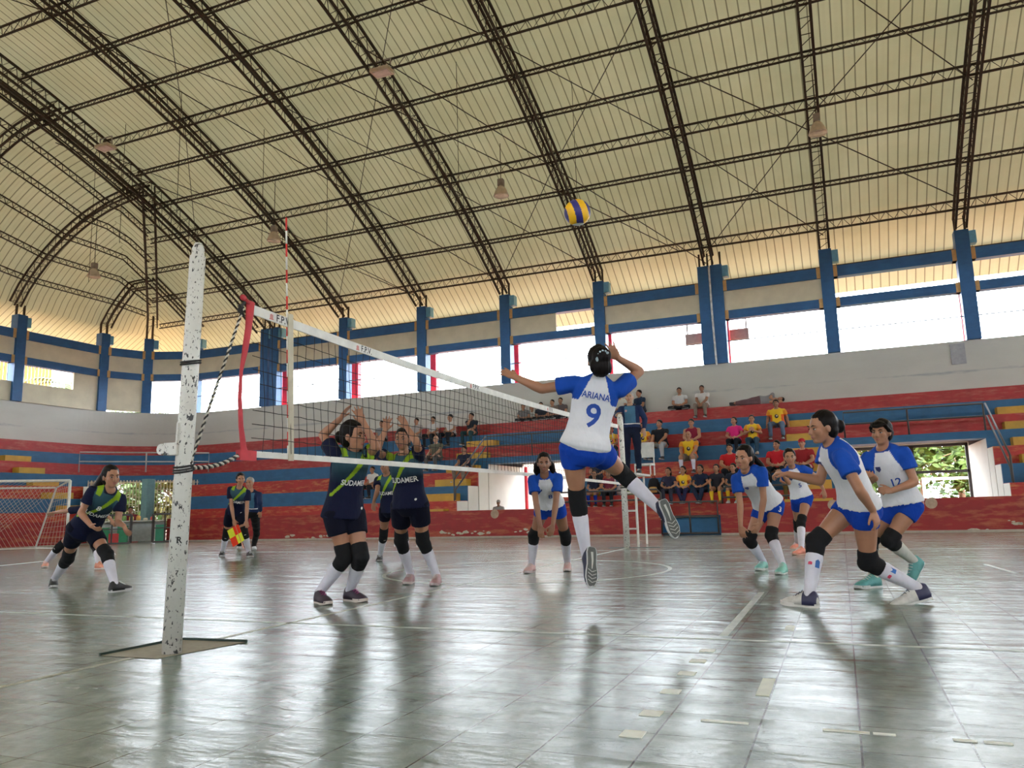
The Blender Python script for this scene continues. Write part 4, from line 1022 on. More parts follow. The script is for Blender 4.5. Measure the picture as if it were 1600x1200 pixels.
def head_parts(J, k, skinm, hair, hairm, detail=True):
    """head solids for the body mesh + separate face and hair pieces. J['hd'] head centre, J['look'] facing"""
    r, f, u = frame(J['hup'], J['look']); A = np.array([r, f, u]); c = J['hd']; W = lambda x, y, z: c + (r * x + f * y + u * z) * k
    mb = MB()
    mb.ell(W(0, -.012, .022), (.074 * k, .094 * k, .098 * k), A, 20, 14)
    mb.ell(W(0, .028, -.035), (.056 * k, .062 * k, .072 * k), A, 18, 12)
    mb.ell(W(0, .062, -.083), (.026 * k, .026 * k, .022 * k), A)
    for s in (-1, 1):
        mb.ell(W(s * .038, .055, -.022), (.026 * k, .03 * k, .028 * k), A)     # cheek
        mb.ell(W(s * .076, -.006, -.008), (.008 * k, .019 * k, .030 * k), A)   # ear
        mb.ell(W(s * .030, .075, .026), (.026 * k, .014 * k, .010 * k), A)     # brow ridge
    P = [W(0, .083, .020), W(0, .097, -.008), W(0, .104, -.026), W(0, .088, -.036)]
    mb.tube([W(0, .07, .03)] + P, [(.006 * k, .008 * k), (.009 * k, .008 * k), (.012 * k, .01 * k), (.017 * k, .012 * k), (.014 * k, .006 * k)], 10, ref=r)
    mb.ell(W(0, .080, -.055), (.024 * k, .012 * k, .012 * k), A)
    ex = {}
    if detail:
        e = MB()
        for s in (-1, 1):
            e.ell(W(s * .031, .0775, .003), (.0125 * k, .008 * k, .0058 * k), A, 12, 8, 0); e.ell(W(s * .031, .0825, .003), (.0062 * k, .0045 * k, .0056 * k), A, 10, 6, 1); e.tube([W(s * .019, .082, .005), W(s * .031, .0865, .0098), W(s * .044, .079, .006)], .0019 * k, 6, mi=1)
            ex['eye%d' % s] = ('eye', e, [EYEW, EYEB]); e = MB()
            b = MB(); b.tube([W(s * .014, .0905, .024), W(s * .032, .090, .031), W(s * .050, .076, .026)], [.003 * k, .0045 * k, .002 * k], 6); ex['brow%d' % s] = ('eyebrow', b, [hairm if hairm is not HAIRG else HAIRM])
        m = MB(); m.ell(W(0, .0905, -.0515), (.021 * k, .005 * k, .0045 * k), A, 12, 6); m.ell(W(0, .0895, -.0605), (.018 * k, .006 * k, .0055 * k), A, 12, 6); ex['mouth'] = ('mouth', m, [LIP])
    h = MB()
    if hair in ('short', 'bald', 'cap'):
        if hair != 'bald': h.ell(W(0, -.024, .043), (.081 * k, .098 * k, .088 * k), A, 20, 12)
        else: h.ell(W(0, -.045, .01), (.078 * k, .072 * k, .07 * k), A, 16, 10)
    else:
        h.ell(W(0, -.030, .034), (.084 * k, .100 * k, .100 * k), A, 22, 14); h.ell(W(0, -.052, -.02), (.076 * k, .068 * k, .078 * k), A)
        if J.get('fringe'): h.ell(W(0, .038, .085), (.055 * k, .045 * k, .026 * k), A); [h.tube([W(sx * .05, .06, .085), W(sx * .073, .045, .055), W(sx * .081, .018, .02), W(sx * .078, -.01, .005)], .015 * k, 8) for sx in (-1, 1)]; h.tube([W(-.05, .07, .07), W(-.02, .088, .058), W(.02, .088, .058), W(.05, .07, .07)], .014 * k, 8)
        h.ell(W(0, .012, .088), (.055 * k, .05 * k, .026 * k), A)
    if hair == 'bun': h.ell(W(0, -.138, -.008), (.05 * k, .045 * k, .052 * k), A); h.tube([W(0, -.08, .0), W(0, -.13, -.01)], .025 * k, 10)
    if hair == 'knot': h.ell(W(.02, -.11, .03), (.075 * k, .06 * k, .075 * k), A); h.ell(W(.012, -.10, -.045), (.085 * k, .065 * k, .085 * k), A); h.tube([W(.06, -.1, -.02), W(.09, -.1, -.06), W(.085, -.095, -.11)], [.012 * k, .008 * k, .003 * k], 8)
    if hair in ('pony', 'long', 'loose'):
        g = np.array([0, 0, -1.]); p0 = W(0, -.11, .03); dirn = J.get('tail', -f * .6 + g * .6); dirn = _n(dirn)
        Lp = J.get('taill', .30) * k; pts = [W(0, -.07, .03), p0] + [p0 + dirn * Lp * t + g * .06 * t * t * k for t in (.25, .55, .8, 1.)]
        wd = .062 if hair == 'long' else .032
        h.tube(pts, [.03 * k, wd * .9 * k, wd * k, wd * .95 * k, wd * .6 * k, .012 * k], 12)
        if hair == 'loose':
            for s, q in ((1, .07), (-1, .05), (.5, .09)):
                h.tube([W(s * .05, -.05, .03), W(s * .085, -.07, -.03), W(s * .10, -.09, -.10), W(s * .08, -.10, -.17)], [.03 * k, .042 * k, .036 * k, .012 * k], 10)
    return mb, ex, h, (r, f, u, W)

def hand_parts(mb, wr, tip, k, palm, curl=.35, spread=.10, thumb=1, fl=None):
    """palm and five fingers; tip is where the middle finger would point; palm = normal out of the palm"""
    d = _n(tip - wr); n = np.asarray(palm, float); n = _n(n - d * n.dot(d)); s = np.cross(d, n) * thumb
    L = .176 * k
    mb.tube([wr - d * .012 * k, wr + d * .02 * k, wr + d * .055 * k, wr + d * .088 * k, wr + d * .094 * k],
            [(.024 * k, .018 * k), (.032 * k, .016 * k), (.040 * k, .015 * k), (.039 * k, .0115 * k), (.03 * k, .007 * k)], 12, ref=s)
    lens = (.066, .075, .071, .056)
    for i in range(4):
        o = (1.5 - i) * .0195; b0 = wr + d * (.086 - abs(i - 1.2) * .004) * k + s * o * k; a = spread * (1.5 - i)
        dd = _n(d * math.cos(a) + s * math.sin(a)); P = [b0 - dd * .01 * k, b0]; c = 0
        for seg, fr in enumerate((.45, .3, .25)):
            c += curl * (.75, 1.1, .8)[seg] * (1 + .12 * (i - 1)); e = _n(dd * math.cos(c) + n * math.sin(c)); P.append(P[-1] + e * lens[i] * fr * k)
        r0 = .0088 * k; mb.tube(P + [P[-1] + (P[-1] - P[-2]) * .12], [r0, r0, r0 * .95, r0 * .9, r0 * .78, r0 * .35], 8)
    tb = wr + d * .022 * k + s * .026 * k; td = _n(d * .72 + s * .62 + n * .25); t2 = _n(d * .92 + s * .25 + n * .35)
    mb.tube([tb - td * .01 * k, tb + td * .03 * k, tb + td * .052 * k, tb + td * .052 * k + t2 * .026 * k, tb + td * .052 * k + t2 * .032 * k], [.014 * k, .0125 * k, .0108 * k, .0092 * k, .004 * k], 8)

def shoe(heel, toe, up, k, col, sole, side=1, lace=None, root=None, det=True, tread=False, accent=None):
    """heel/toe: sole contact points"""
    d = toe - heel; L = np.linalg.norm(d); f = d / L; u = np.asarray(up, float); u = _n(u - f * u.dot(f)); s = np.cross(f, u); c = L / .27
    W = lambda x, y, z: heel + f * x * c + s * y * c + u * z * c
    prof = [(-.008, .018, .07), (.002, .034, .104), (.03, .043, .116), (.065, .045, .118), (.09, .044, .108), (.12, .043, .09), (.16, .047, .074), (.20, .049, .062), (.235, .044, .052), (.26, .031, .042), (.274, .012, .028)]
    ub = MB(); n = 14; vs = []; fs = []
    for (x, wd, h) in prof:
        off = .004 * math.sin(x / .27 * 3.1) * side
        for q in range(n):
            a = math.pi * q / (n - 1); z = .016 + (h - .016) * abs(math.sin(a)) ** .75; y = math.cos(a) * wd * (1 - .1 * (math.sin(a) ** 2)); vs.append(W(x, y + off, z))
    m = len(prof)
    for i in range(m - 1):
        for q in range(n): q2 = (q + 1) % n; fs.append((i * n + q, (i + 1) * n + q, (i + 1) * n + q2, i * n + q2))
    fs += [tuple(range(n)), tuple((m - 1) * n + q for q in range(n))[::-1]]; ub.add(vs, fs)
    if accent is not None: ub.m = [1 if (0 <= (i // n) <= 3) else 0 for i in range(len(ub.m))]
    so = MB(); ol = [(-.008, .02), (.0, .032), (.03, .040), (.08, .037), (.12, .037), (.17, .047), (.21, .049), (.25, .038), (.272, .022), (.281, .006)]
    left = [(x, y) for x, y in ol]; out = left + [(x, -y) for x, y in reversed(ol)]; nn = len(out)
    lift = lambda x: .012 * max(0, (x - .21) / .07) ** 2
    vb = [W(x, y, lift(x)) for x, y in out]; vt = [W(x, y * .97, .026 + lift(x) * .6) for x, y in out]
    so.add(vb + vt, [tuple(range(nn)), tuple(range(nn, 2 * nn))[::-1]] + [(q, nn + q, nn + (q + 1) % nn, (q + 1) % nn) for q in range(nn)])
    r = part(ub, 'shoe', [col] + ([accent] if accent is not None else []), root, True); part(so, 'sole', [sole], r)
    if det:
        lc = MB()
        for i in range(4):
            x = .10 + i * .022; z = .104 - i * .0115
            lc.tube([W(x, -.022, z - .009), W(x + .005, 0, z + .004), W(x + .01, .022, z - .009)], .0032 * c, 6)
        part(lc, 'lace', [lace or LACE], r)
    if tread:
        tb = MB(); tb.tube([W(.03, 0, -.001), W(.09, .004, -.001), (W(.15, 0, -.001))], [(.010 * c, .002), (.008 * c, .002), (.003, .002)], 8, ref=s)
        for x in (.165, .19, .215, .24): tb.tube([W(x - .012, -.032, -.001), W(x + .008, 0, -.001), W(x - .006, .034, -.001)], .0026 * c, 6)
        part(tb, 'tread', [plain('pale_tread', (.55, .55, .5), .6)], r)
        so2 = MB(); so2.add([W(x * .985 + .002, y * .9, -.0006 + lift(x)) for x, y in out] + [W(x * .985 + .002, y * .9, .004 + lift(x)) for x, y in out], [tuple(range(nn)), tuple(range(nn, 2 * nn))[::-1]] + [(q, nn + q, nn + (q + 1) % nn, (q + 1) % nn) for q in range(nn)])
        part(so2, 'outsole', [plain('grey_outsole', (.1, .105, .1), .7)], r)
    return r

def torso_frames(J, k):
    """interpolated frames along the spine: returns function h(m, unscaled woman height) -> centre, right, forward"""
    pel, nk = J['pel'], J['nk']; L = np.linalg.norm(nk - pel); u = _n(nk - pel)
    r0, f0, _ = frame(u, J['pf']); r1, f1, _ = frame(u, J['cf']); bow = J.get('bow', .03) * k; H0 = .462
    def F(h):
        t = h / H0; tt = min(max(t, 0), 1); r = _n(r0 * (1 - tt) + r1 * tt); f = np.cross(u, r); f = _n(f)
        c = pel + u * L * t - f * bow * math.sin(math.pi * min(max(t, 0), 1)) * 1.
        return c, r, f
    return F, u, L / (H0)
TOR = [(-.085, .07, .065, 0), (-.05, .13, .10, -.005), (-.01, .158, .112, -.012), (.04, .157, .108, -.01), (.10, .136, .094, -.002), (.17, .116, .083, 0), (.24, .122, .088, 0), (.31, .135, .098, .006), (.37, .146, .1, .002), (.41, .15, .088, -.004), (.44, .13, .07, -.008), (.46, .095, .06, -.008), (.48, .055, .052, -.004), (.50, .048, .05, 0)]
JER = [(.028, .155, .125, -.005), (.032, .184, .150, -.010), (.05, .180, .146, -.010), (.10, .156, .118, 0), (.17, .148, .11, 0), (.24, .15, .112, .004), (.31, .156, .118, .006), (.37, .163, .118, .002), (.41, .165, .105, -.004), (.44, .15, .088, -.008), (.465, .115, .074, -.008), (.485, .075, .064, -.004), (.49, .055, .055, 0)]

def person(name, label, J, S=1.62, b=1., skinc=SK1, hair='pony', hairm=None, top='white', sleeve=.55, bottom='shorts', bcol=(.01, .045, .35), pads=True, sock=SOCKW, shoes=((.02, .02, .025), (.6, .6, .6)), vox=.0075,
           det=True, group=None, legcover=None, headk=1.0, hem=.0, longsleeve=False, extra=None, lace=None, accent=None, tread=False, belt=None, shortf=.40, padlen=(.24, .26), cat='person', male=False, curl=(.35, .35), capc=None, collar=True, padm=None):
    k = S / 1.62; hairm = hairm or HAIRM; sm = skin(skinc)
    root_p = J['pel'].copy(); fx_ = min(J['Lft'][0][2], J['Rft'][0][2], J['Lft'][1][2], J['Rft'][1][2]); root_p[2] = fx_
    F, u, ks = torso_frames(J, k); bx = b * (1.08 if male else 1.)
    # joints
    cN, rN, fN = F(.425); cP, rP, fP = F(0.)
    for s, n_ in ((-1, 'L'), (1, 'R')):
        rais = np.clip(((J[n_ + 'wr'] - cN).dot(u)) / .5, -.3, 1) * .03
        if n_ + 'sh' not in J: J[n_ + 'sh'] = cN + rN * s * (.150 if not male else .17) * k * b + u * (rais - .012) * k
        J[n_ + 'hp'] = cP + rP * s * .085 * k * b - u * .0 * k
    l1, l2, l3, l4 = .272 * k, .238 * k, .40 * k, .40 * k
    for n_ in 'LR':
        if n_ + 'el' not in J: J[n_ + 'el'] = two_bone(J[n_ + 'sh'], J[n_ + 'wr'], l1, l2, np.array(J[n_ + 'elh'], float), J.get(n_ + 'elp', 0))
        hl, te = J[n_ + 'ft']; ff = _n(te - hl); fu = J.get(n_ + 'fu', None)
        if fu is None: fu = np.array([0, 0, 1.])
        fu = _n(fu - ff * fu.dot(ff)); J[n_ + 'an'] = hl + ff * .055 * k + fu * .088 * k; J[n_ + 'fu'] = fu
        if n_ + 'kn' not in J: J[n_ + 'kn'] = two_bone(J[n_ + 'hp'], J[n_ + 'an'], l3, l4, np.array(J[n_ + 'knh'], float), J.get(n_ + 'knp', 0))
    # ---- body
    body = MB()
    body.tube([F(h * 1.)[0] + F(h)[2] * o * k for h, a, c, o in TOR], [(a * k * bx, c * k * b) for h, a, c, o in TOR], 24, ref=rP)
    for s in (-1, 1):
        c, r, f = F(-.01); body.ell(c + r * s * .065 * k - f * .050 * k, (.074 * k * b, .066 * k, .078 * k), np.array([r, f, u]))
        c, r, f = F(.325)
        if not male: body.ell(c + r * s * .062 * k + f * .062 * k, (.052 * k, .045 * k, .052 * k), np.array([r, f, u]))
    hs, ex, hr, (hr_, hf, hu, W) = head_parts(J, k * headk, sm, hair, hairm, det or True)
    o = len(body.v); body.add(hs.v, hs.f)
    nb = F(.47)[0]; ht = W(0, -.022, -.045); body.tube([nb - u * .02, nb * .6 + ht * .4, ht], [.058 * k, .05 * k, .05 * k], 14)
    arm_r = (.048, .038, .037, .025) if not male else (.054, .044, .042, .029)
    for s, n_ in ((-1, 'L'), (1, 'R')):
        sh, el, wr, tp = (J[n_ + q] for q in ('sh', 'el', 'wr', 'tip'))
        a0, a1, a2, a3 = (x * k * (.5 + .5 * b) for x in arm_r)
        body.limb(F(.41)[0] + F(.41)[1] * s * .08 * k, sh, .06 * k, a0 * 1.0); body.limb(sh, el, a0, a1 * .98, [(.35, a0 * .93), (.7, a1)]); body.limb(el, wr, a1, a3 * 1.02, [(.25, a2 * 1.04), (.6, (a2 + a3) / 2)])
        pn = J.get(n_ + 'palm'); pn = -fN if pn is None else pn
        hand_parts(body, wr, tp, k, pn, J.get(n_ + 'curl', curl[0]), J.get(n_ + 'spr', .08), J.get(n_ + 'thumb', -1 if n_ == 'L' else 1))
        hp, kn, an = (J[n_ + q] for q in ('hp', 'kn', 'an')); tb = b
        body.limb(hp, kn, .088 * k * tb, .054 * k, [(.25, .084 * k * tb), (.6, .068 * k * tb), (.85, .056 * k)], 16)
        # calf bulges backwards
        d = _n(an - kn); kb = _n(np.cross(np.cross(d, _n(kn - hp)), d)) if abs(d.dot(_n(kn - hp))) < .995 else -fP; bk = -kb if kb.dot(fP) > 0 else kb
        body.limb(kn, an, .052 * k, .036 * k, [(.3, .056 * k), (.55, .048 * k), (.85, .037 * k)], 14); body.limb(kn * .8 + an * .2 + bk * .012 * k, kn * .45 + an * .55 + bk * .008 * k, .042 * k, .036 * k)
        hl, te = J[n_ + 'ft']; body.limb(an, hl + (te - hl) * .6 + J[n_ + 'fu'] * .034 * k, .028 * k, .020 * k); body.limb(an, hl + (te - hl) * .16 + J[n_ + 'fu'] * .042 * k, .028 * k, .022 * k)
    D = remesh(body, vox, 2); D['V'] -= root_p
    ro = bpy.data.objects.new(name, mesh_from(D, 'person', [sm])); ro.location = tuple(root_p); put(ro, label=label, cat=cat, group=group)
    # ---- face, hair
    for nm, m_, mt in ex.values(): part(m_, nm, mt, ro, True)
    hd = remesh(hr, vox, 2)
    rs = np.random.RandomState(3); V = hd['V']; hv = V - J['hd']; st = np.sin(hv @ (hr_ * 260 + hf * 60)) * .0012 + np.sin(hv @ (hr_ * 110 - hu * 40)) * .0018
    hd['V'] = V + _nn(hv) * st[:, None] - root_p; put(bpy.data.objects.new('hair', mesh_from(hd, 'hair', [hairm])), ro)
    if hair == 'cap' or capc:
        m_ = MB(); A = np.array([hr_, hf, hu]); m_.ell(W(0, -.018, .055), (.086 * k, .102 * k, .082 * k), A, 18, 10); m_.tube([W(0, .06, .055), W(0, .11, .045), W(0, .145, .035)], [(.07 * k, .008 * k), (.065 * k, .007 * k), (.035 * k, .004 * k)], 12, ref=hr_); part(m_, 'cap', [cloth('cap_%.2f_%.2f' % capc[:2], capc)], ro, True)
    # ---- top
    ty = top if isinstance(top, str) else 'plain'
    jb = MB(); jr_ = [(hem - .004, .155, .125, -.008), (hem, .182, .148, -.010), (hem + .02, .180, .146, -.010)] + [q for q in JER if q[0] > max(.09, hem + .03)]; JP = [(h, a * k * bx, c * k * b, o) for h, a, c, o in jr_]
    if J.get('tuck'): JP = [p for p in JP if p[0] > -.02]
    jb.tube([F(h)[0] + F(h)[2] * o * k for h, a, c, o in JP], [(a, c) for h, a, c, o in JP], 28, ref=rP)
    if not male:
        c, r, f = F(.325)
        for s in (-1, 1): jb.ell(c + r * s * .06 * k + f * .066 * k, (.058 * k, .05 * k, .06 * k), np.array([r, f, u]))
    if top != 'tank':
        for s, n_ in ((-1, 'L'), (1, 'R')):
            sh, el, wr = (J[n_ + q] for q in ('sh', 'el', 'wr')); jb.limb(F(.40)[0] + F(.40)[1] * s * .08 * k, sh, .072 * k, .066 * k)
            if longsleeve: jb.limb(sh, el, .064 * k, .054 * k); jb.tube([el, el + (wr - el) * .5, el + (wr - el) * .93], [.054 * k, .047 * k, .038 * k], 14); jb.ell(el, (.054 * k,) * 3)
            else: e = sh + (el - sh) * sleeve; dd_ = _n(el - sh); jb.tube([sh - dd_ * .05 * k, sh, sh + (e - sh) * .6, e], [.05 * k, .068 * k, .071 * k, .073 * k], 18)
    jv = max(vox, .0075); D = remesh(jb, jv, 3); V = D['V'] - J['pel']
    hh = V @ u / ks; uu = np.empty(len(V)); ww = np.empty(len(V)); tts = np.clip(hh / .462, 0, 1)
    rr_ = rP[None] * (1 - tts[:, None]) + F(.462)[1][None] * tts[:, None]; rr_ = _nn(rr_); ff_ = np.cross(u, rr_)
    cc = V - u[None] * (V @ u)[:, None]; uu = (cc * rr_).sum(1) / k; ww = (cc * ff_).sum(1) / k
    am = np.full(len(V), 9.)
    for n_ in 'LR':
        a, c = J[n_ + 'sh'] - J['pel'], J[n_ + 'el'] - J['pel']; dd_ = c - a; t = np.clip(((V - a) @ dd_) / dd_.dot(dd_), .12, 1.2); am = np.minimum(am, np.linalg.norm(V - a - t[:, None] * dd_, axis=1) / k)
    col = np.zeros((len(V), 3)); hs_ = [q[0] for q in JER[1:]]; ra = np.interp(hh, hs_, [q[1] * bx for q in JER[1:]]); rb_ = np.interp(hh, hs_, [q[2] * b for q in JER[1:]])
    outside = (uu / ra) ** 2 + (ww / rb_) ** 2 > 1.10; slv = outside & (am < .10) & (np.abs(uu) > .06)
    if ty == 'white':
        col[:] = (.76, .76, .8); line = np.abs(uu) - (.052 + (.485 - hh) * .42)
        blue = ((line > 0) & (hh > .31)) | slv; col[blue] = (.008, .07, .42)
        nk_ = (hh > .462) & (am > .085); col[nk_ & (np.hypot(uu, ww) < .078)] = (.012, .06, .35)
    elif ty == 'navy':
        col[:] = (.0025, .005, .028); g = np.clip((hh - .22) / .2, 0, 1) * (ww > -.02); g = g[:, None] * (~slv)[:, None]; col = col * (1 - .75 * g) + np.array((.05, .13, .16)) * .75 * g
        q = hh - (.335 - 1.35 * uu); wdt = .014 + .03 * np.clip((hh - .15) / .3, 0, 1); s_ = (np.abs(q) < wdt * 1.0) & (ww > 0) & (hh > .12) & ~slv; col[s_] = (.26, .42, .02)
        sp = (hh > .43) & (np.abs(uu) > .075) & (np.abs(uu) < .13); col[sp & ((uu > 0) | (ww > -.03))] = (.28, .45, .02)
        col[(hh > .468) & (np.hypot(uu, ww) < .075)] = (.01, .012, .03)
    elif ty == 'ref':
        col[:] = (.06, .16, .26); side = (np.abs(uu) > .105) | slv | (hh < .12); col[side] = (.012, .025, .08); col[(hh > .455)] = (.01, .015, .05); col[(np.hypot(uu - .075, hh - .36) < .022) & (ww > 0)] = (.5, .3, .3)
    elif ty == 'yellow':
        col[:] = (.78, .5, .03); col[(am < .08) & (np.abs(uu) > .14)] = (.75, .3, .03); e = (ww > 0) & (np.hypot(uu * 1.0, hh - .25) < .055); col[e] = (.03, .03, .05); e = (ww > 0) & (np.hypot(uu * 1.0 + .012, hh - .265) < .022); col[e] = (.7, .6, .4)
        col[(np.abs(uu) > .125) & (hh < .3)] = (.7, .12, .02)
    elif top == 'tank': col[:] = (.25, .02, .05)
    else: col[:] = top
    D = wrinkle(D, .004 * k, int(abs(root_p[0] * 100)) % 997); D['V'] -= root_p
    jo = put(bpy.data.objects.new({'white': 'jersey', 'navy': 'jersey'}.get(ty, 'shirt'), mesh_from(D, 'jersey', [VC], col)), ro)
    # ---- bottom
    sb = MB(); tr = [(-.115, .09, .085), (-.08, .13, .11), (-.05, .158, .125), (0, .172, .13), (.03, .166, .126), (.06, .145, .11), (.07, .12, .09)]
    sb.tube([F(h)[0] - F(h)[2] * .010 * k for h, a, c in tr], [(a * k * bx, c * k * b) for h, a, c in tr], 24, ref=rP)
    for s, n_ in ((-1, 'L'), (1, 'R')):
        hp, kn, an = (J[n_ + q] for q in ('hp', 'kn', 'an')); c, r, f = F(-.01); sb.ell(c + r * s * .068 * k - f * .054 * k - u * .012 * k, (.09 * k * b, .082 * k, .096 * k), np.array([r, f, u]))
        if bottom == 'shorts': e = hp + (kn - hp) * shortf; sb.tube([hp - (kn - hp) * .1, hp, hp + (kn - hp) * shortf * .6, e], [.08 * k, .099 * k * b, .097 * k * b, .090 * k * b], 20)
        else:
            sb.limb(hp, kn, .098 * k * b, .07 * k, [(.5, .085 * k)], 16); sb.ell(kn, (.071 * k,) * 3); sb.tube([kn, kn + (an - kn) * .5, kn + (an - kn) * .98], [.07 * k, .062 * k, .055 * k], 14)
    D = remesh(sb, jv, 3); D = wrinkle(D, .0025 * k if bottom == 'shorts' else .006 * k, 5); D['V'] -= root_p
    bm_ = cloth('%s_%.3f_%.3f' % ('cloth', bcol[0], bcol[2]), bcol)
    so_ = put(bpy.data.objects.new('shorts' if bottom == 'shorts' else 'trousers', mesh_from(D, 'shorts', [bm_])), ro)
    if belt:
        m_ = MB(); n = 30; P = []; c, r, f = F(.10)
        P = [c + r * .156 * k * bx * math.cos(t) + f * .121 * k * b * math.sin(t) for t in np.linspace(0, 2 * math.pi, n)]; m_.tube(P, [(.004, .018 * k)] * n, 6, ref=f); part(m_, 'belt', [plain('white_belt', (.7, .7, .7), .4)], ro, True)
    # ---- pads, socks, shoes
    for s, n_ in ((-1, 'L'), (1, 'R')):
        hp, kn, an = (J[n_ + q] for q in ('hp', 'kn', 'an'))
        if pads:
            a = kn + (hp - kn) * padlen[0]; c = kn + (an - kn) * padlen[1]; m_ = MB(); fr = _n(_n(kn - hp) - _n(an - kn) + 1e-4 * fP); fr = fr if fr.dot(fP) > -.5 else -fr
            m_.tube([a, a * .5 + kn * .5, kn], [.072 * k, .075 * k, .070 * k], 16); m_.tube([kn, kn * .5 + c * .5, c], [.070 * k, .071 * k, .064 * k], 16); m_.ell(kn + fr * .012 * k, (.07 * k,) * 3)
            D = remesh(m_, jv, 3); D = wrinkle(D, .002 * k, 9, 1.4); D['V'] -= root_p; po = put(bpy.data.objects.new('knee_pad', mesh_from(D, 'pad', [padm or PADM])), ro)
            if det and top == 'navy':
                lg = MB(); q0 = kn + fr * .083 * k + (an - kn) * .1; sd = _n(np.cross(fr, an - kn)); lg.tube([q0 - sd * .018, q0 + sd * .018], [(.005, .0015)] * 2, 6, ref=_n(an - kn)); part(lg, 'logo_mark', [LACE], po)
        if sock is not None:
            c = kn + (an - kn) * .16; d = an - kn; m_ = MB(); hl, te = J[n_ + 'ft']; cb = kn * .6 + an * .4
            m_.tube([c, kn + d * .32, kn + d * .55, kn + d * .85, an, an - J[n_ + 'fu'] * .03 * k], [.058 * k, .0635 * k, .055 * k, .044 * k, .041 * k, .036 * k], 16); D = remesh(m_, jv, 2); D['V'] -= root_p; put(bpy.data.objects.new('sock', mesh_from(D, 'sock', [sock])), ro)
        hl, te = J[n_ + 'ft']; sc_ = plain('shoe_%.2f_%.2f_%.2f' % tuple(shoes[0]), shoes[0], .6, var=.15, scale=25); ss = plain('sole_%.2f_%.2f_%.2f' % tuple(shoes[1]), shoes[1], .6, var=.05)
        shoe(hl, te, J[n_ + 'fu'], k, sc_, ss, s, lace, ro, det, tread, accent)
    if extra: extra(ro, J, F, u, k, jo, D, root_p, W, (hr_, hf, hu))
    return ro
def _nn(a): return a / np.maximum(np.linalg.norm(a, axis=1), 1e-9)[:, None]

def jersey_text(ro, jo, J, F, u, k, body, size, h, uoff, mat, back=False, squash=1., name='lettering', tilt=0.):
    """letters laid on the cloth by projecting them onto the jersey"""
    vs, fs = text_geo(body, size * k); me = jo.data; L = np.array(jo.parent.location)
    bv = BVHTree.FromPolygons([tuple(v.co) for v in me.vertices], [tuple(p.vertices) for p in me.polygons]); out = []
    for (x, y, z) in vs:
        x, y = x * math.cos(tilt) - y * math.sin(tilt), x * math.sin(tilt) + y * math.cos(tilt)
        c, r, f = F(h); s = 1 if back else -1      # seen from the front, text runs towards the wearer's left
        dirn = -f if back else f
        p = c + r * s * (x * squash + uoff * k) + u * y - L + dirn * .6
        hit = bv.ray_cast(Vector(p), Vector(-dirn), 1.2)
        q = np.array(hit[0]) + dirn * .004 if hit[0] is not None else (out[-1] if out else p - dirn * .45)
        out.append(q)
    m = MB(); m.add(out, fs); m.obj(name, [mat], ro)
def patch(ro, jo, F, u, k, h, uoff, pts, mat, name='badge', back=False):
    me = jo.data; L = np.array(jo.parent.location); bv = BVHTree.FromPolygons([tuple(v.co) for v in me.vertices], [tuple(p.vertices) for p in me.polygons]); out = []
    for (x, y) in pts:
        c, r, f = F(h); s = 1 if back else -1; dirn = -f if back else f; p = c + r * s * (x * k + uoff * k) + u * y * k - L + dirn * .6; hit = bv.ray_cast(Vector(p), Vector(-dirn), 1.2)
        out.append(np.array(hit[0]) + dirn * .004 if hit[0] is not None else p - dirn * .45)
    n = len(pts); cen = np.mean(out, 0); m = MB(); m.add(list(out) + [cen], [(i, (i + 1) % n, n) for i in range(n)]); m.obj(name, [mat], ro)

INKW = plain('white_print', (.75, .75, .75), .6); INKB = plain('blue_print', (.01, .06, .35), .6)
def jp(D, S, pel, nk, hd, cf, look, L, R, pf=None, Lleg=None, Rleg=None, **kw):
    """joints from points picked in the photo. D view depth of the body; arms: (elbow hint, wrist, wrist depth offset, tip, tip offset);
    legs: (knee hint, heel, heel off, toe, toe off) where off None means the sole stands on the floor"""
    k = S / 1.62; J = dict(pel=atd(pel[0], pel[1], D + (pel[2] if len(pel) > 2 else 0)), nk=atd(nk[0], nk[1], D + (nk[2] if len(nk) > 2 else 0)), hd=atd(hd[0], hd[1], D + (hd[2] if len(hd) > 2 else 0)))
    J['cf'] = cdir(*cf); J['pf'] = cdir(*(pf or cf)); J['look'] = cdir(*look); up = _n(J['hd'] - J['nk']); J['hup'] = _n(up * .3 + np.array([0, 0, 1]) * .8 + J.get('x', 0))
    d = J['hd'] - J['nk']; Ld = np.linalg.norm(d); want = .158 * k; J['hd'] = J['nk'] + d / Ld * min(max(Ld, want * .9), want * 1.12)
    for n_, a in (('L', L), ('R', R)):
        eh, wr, wo, tp, to = a[:5]; J[n_ + 'elh'] = eh; J[n_ + 'wr'] = atd(*wr, D + wo); t = atd(*tp, D + to); J[n_ + 'tip'] = t
    for n_, a in (('L', Lleg), ('R', Rleg)):
        kh, hl, ho, te, to = a[:5]; J[n_ + 'knh'] = kh
        h = onz(*hl) if ho is None else atd(*hl, D + ho); t = onz(*te) if to is None else atd(*te, D + to)
        d = t - h; J[n_ + 'ft'] = (h, h + _n(d) * .292 * k)
    J.update(kw); return J
NK = [None]
def num_navy(num, wordx=.0, size=.080):
    def f(ro, J, F, u, k, jo, D, rp, W, A):
        jersey_text(ro, jo, J, F, u, k, 'SUDAMER', size, .235, wordx, INKW, squash=.82, name='jersey_lettering', tilt=0.)
        if num: jersey_text(ro, jo, J, F, u, k, num, .10, .325, -.02, INKW, name='jersey_number')
        patch(ro, jo, F, u, k, .05, .12, [(.012 * math.cos(t), .012 * math.sin(t)) for t in np.linspace(0, 6.28, 10)[:-1]], INKW)
    return f
SHIELD = [(-.022, .025), (.022, .025), (.022, -.005), (0, -.03), (-.022, -.005)]
